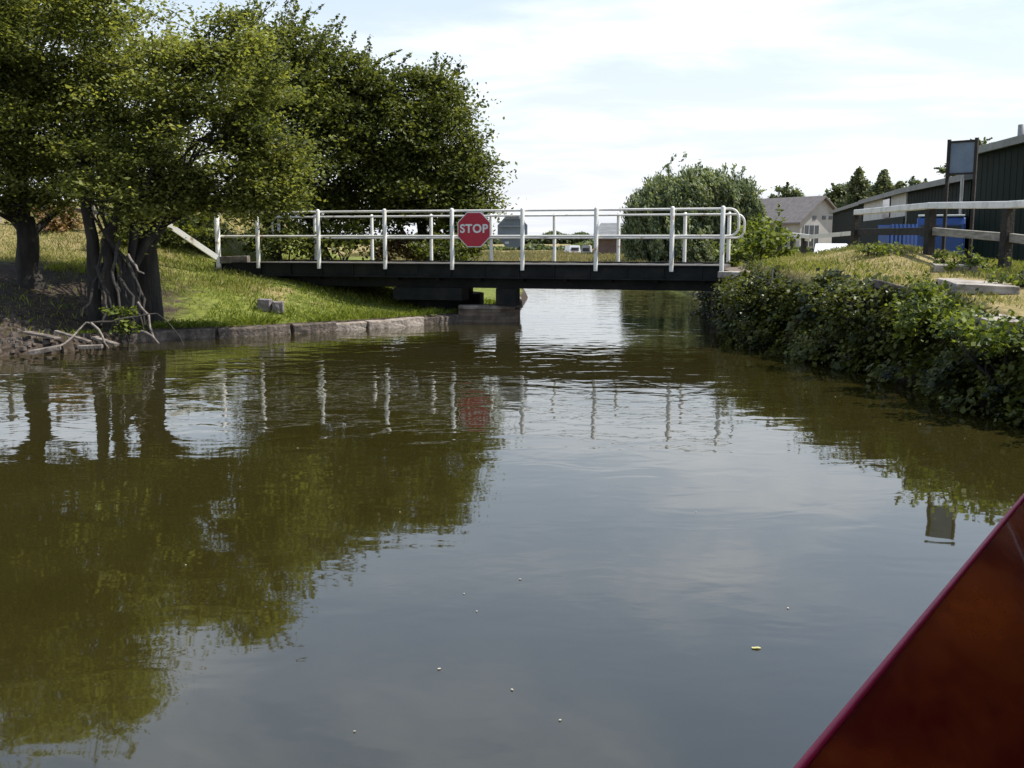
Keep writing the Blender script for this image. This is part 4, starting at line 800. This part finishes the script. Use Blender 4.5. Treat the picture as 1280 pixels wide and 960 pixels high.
tree('broadleaf_tree', 'small tree between the willow and the spreading pine', 'tree', Vector((P(955, 300, 120).x, 120, .4)), [lob(952, 262, 120, 8, 14), lob(960, 276, 120, 14, 9)], 46, L_far, .2, G_far, per=11, nleaf=50, clump=.6, size=.25, sprigs=8, spr_len=.6, ntw=8)
def hedge(label, x0, x1, Y, h_, seed, lm, group):
    r_ = np.random.default_rng(seed); n_ = int((x1-x0)*h_*70); x = r_.uniform(x0, x1, n_); top = h_*(.65+.3*np.sin(x*.22+seed)+.16*np.sin(x*.9)); z_ = r_.random(n_)**.7*np.maximum(top, .4); y_ = Y+r_.normal(size=n_)*.8
    V, Fc, A = leaf_mesh(np.stack([x, y_, .35+z_], -1), .34*Y/110, r_, 1.3, .3); o_ = npmesh('hedgerow', V, Fc, lm, var=A); tag(o_, label, 'hedge', group)
hedge('low green hedgerow beyond the field, seen through the middle of the railing', -5, 30, 112, 1.4, 61, L_far, 'far hedgerows')
hedge('farther dark hedgerow along the horizon left of the willow', -60, 70, 230, 2.6, 62, L_far, 'far hedgerows')
hedge('leafy hedge behind the parked white car and the barrier', 20, 34, 88, 1.2, 63, L_far, 'far hedgerows')

# ------------------------------------------------------------------ red boat beside the camera
NB = P(998, 960, .93); zE = NB.z; 
d35 = G(1280, 620, zE)-NB; d35.z = 0; d35.normalize(); side_n = Vector((-d35.y, d35.x, 0))      # towards the water on the left
boat = empty('red_boat', (NB.x, NB.y, 0), math.atan2(d35.y, d35.x), 'dark red glossy boat side with crimson rim cutting across the lower right corner', 'boat')
M['boatred'] = mat('red_gloss_painted_reflections', [(.035, .003, .003), (.09, .009, .004), (.26, .05, .008)], 1.6, .12, .12, 7, spec=.6, coat=.3, stretch=(.6, 1, 1.3), stops=[.38, .52, .66])  # orange and dark mottling in the colour imitates reflections on the panel
M['rimred'] = mat('crimson_rim_paint', [(.26, .004, .03), (.32, .008, .045)], 14, .5, .03, 30, spec=.25)
M['hullblack'] = mat('hull_blacking', [(.01, .01, .01), (.03, .028, .025)], 5, .6, .3, 20)
M['added_canvas'] = leafmat('added_rust_canvas', (.03, .008, .004), (.42, .12, .03), .5, .8, scale=1.4, tint=(1, 1, 1))  # translucent cloth of the added screen, glows orange into the panel's reflections
M['added_canopy'] = mat('added_rust_canopy', [(.02, .006, .004), (.05, .012, .006), (.35, .11, .03)], 1.3, .8, .3, 6, stops=[.4, .52, .66]); Lb = 4.6; bw = 1.9; x0b = -.35  # orange blotches on the added roof are there for the panel to mirror
# open well: left side panel leaning inboard, seen on its inner face, with floor, right side and bulkheads
M['boatwood'] = mat('varnished_orange_wood', [(.05, .015, .004), (.12, .04, .01), (.18, .06, .014)], 3, .35, .3, 20, stretch=(.3, 2, 1))
X1, Y1v = Vector((1, 0, 0)), Vector((0, 1, 0)); x0b = -1.5; zf = .24
for y0, sg in ((0, 1), (-bw, -1)):
    MB().prism([(y0+sg*.005, zE-.004), (y0+sg*.005, zf), (y0-sg*.03, zf), (y0-sg*.03, zE-.06), (y0-sg*.60, zE-.41), (y0-sg*.60, zE-.38), (y0-sg*.004, zE-.004)], (x0b, 0, 0), Y1v, UP, X1, Lb-x0b).build('side_panel', M['boatred'], boat)
MB().box(((x0b+Lb)/2, -bw/2, zf-.02), (Lb-x0b, bw-.16, .04)).build('floor', M['boatwood'], boat)
for x_ in (x0b+.02, Lb-.02): MB().prism([(-.02, zE-.02), (-.12, zf+.005), (-bw+.12, zf+.005), (-bw+.02, zE-.02)], (x_, 0, 0), Y1v, UP, X1, .03).build('bulkhead', M['boatred'], boat)
m = MB()
for y_ in (0, -bw): m.tube([(x0b, y_, zE-.002), (Lb, y_, zE-.002)], .0048, 12)
m.build('rim', M['rimred'], boat)
# unseen roof on four uprights, added to shade the panel and darken its reflections
MB().box(((x0b+Lb)/2-.2, -bw/2-.2, 1.98), (Lb-x0b-.3, bw-.38, .04)).build('added_canopy', M['added_canopy'], boat, .01)
MB().box((Lb-.33, -bw/2-.1, (zE+1.96)/2-.1), (.03, bw-.45, 1.96-zE+.2)).build('added_front_screen', M['timber'], boat)  # unseen dark sheet, added to keep bright sky out of the panel's reflection
MB().box(((x0b+Lb)/2-.2, -bw+.03, (zE+1.96)/2), (Lb-x0b-.35, .012, 1.955-zE)).build('added_side_screen', M['added_canvas'], boat)  # unseen cloth, added to put orange into the panel's reflection
for x_ in (x0b+.15, Lb-.6):
    for y_ in (-.72, -bw-.02): MB().tube([(x_, y_, zE-.05 if y_ < -1 else zf), (x_, y_, 1.97)], .018, 8).build('upright', M['timber'], boat)  # these only carry the added roof
hl = [(x0b-.6, -bw/2, 0), (x0b-.3, -.05, 0), (x0b, .24, 0), (Lb, .24, 0), (Lb+.5, -.35, 0), (Lb+.75, -bw/2, 0), (Lb+.5, -bw+.35, 0), (Lb, -bw-.24, 0), (x0b, -bw-.24, 0), (x0b-.3, -bw+.05, 0)]
k_ = len(hl); v_ = [(x_, y_*.9-.1, -.4) for x_, y_, _ in hl]+[(x_, y_, zf-.045) for x_, y_, _ in hl]
MB().add(v_, [tuple(range(k_-1, -1, -1)), tuple(range(k_, 2*k_))]+[(i, (i+1) % k_, (i+1) % k_+k_, i+k_) for i in range(k_)]).build('hull', M['hullblack'], boat)

# ------------------------------------------------------------------ flecks and leaves on the water
rf = random.Random(3)
spots = [(945, 810), (580, 742), (650, 724), (549, 836), (640, 862), (443, 914), (1044, 496), (1206, 548), (595, 572), (120, 632), (300, 608), (596, 764), (1008, 490), (870, 640), (500, 640), (232, 706), (1150, 530), (372, 560), (985, 760), (760, 470), (700, 900)]
for i, (px, py) in enumerate(spots):
    p = G(px, py, .003); s_ = .017 if i == 0 else rf.uniform(.003, .0065); nv = 9 if i == 0 else 6
    pts_ = []
    for q in range(nv):
        a_ = 2*math.pi*q/nv; r_ = s_*(rf.uniform(.75, 1.15) if i else (1-.35*abs(math.sin(a_)))); pts_.append((r_*math.cos(a_)*1.25, r_*math.sin(a_)*.8, .0015+.2*s_*abs(math.sin(a_*1.5))*rf.random()))
    m = MB(); m.add(pts_+[(x_, y_, -.001) for x_, y_, _ in pts_], [tuple(range(nv)), tuple(range(2*nv-1, nv-1, -1))]+[(q, (q+1) % nv, (q+1) % nv+nv, q+nv) for q in range(nv)])
    o_ = m.build('floating_leaf' if i == 0 else 'floating_fleck', M['litter'] if i == 0 else M['foam']); o_.location = p; o_.rotation_euler = (0, 0, i*1.3)
    if i == 0: tag(o_, 'pale yellow leaf floating on open water left of the red boat', 'leaf')
    else: tag(o_, 'tiny pale fleck floating on the dark water', 'floating fleck', 'flecks floating on the water')
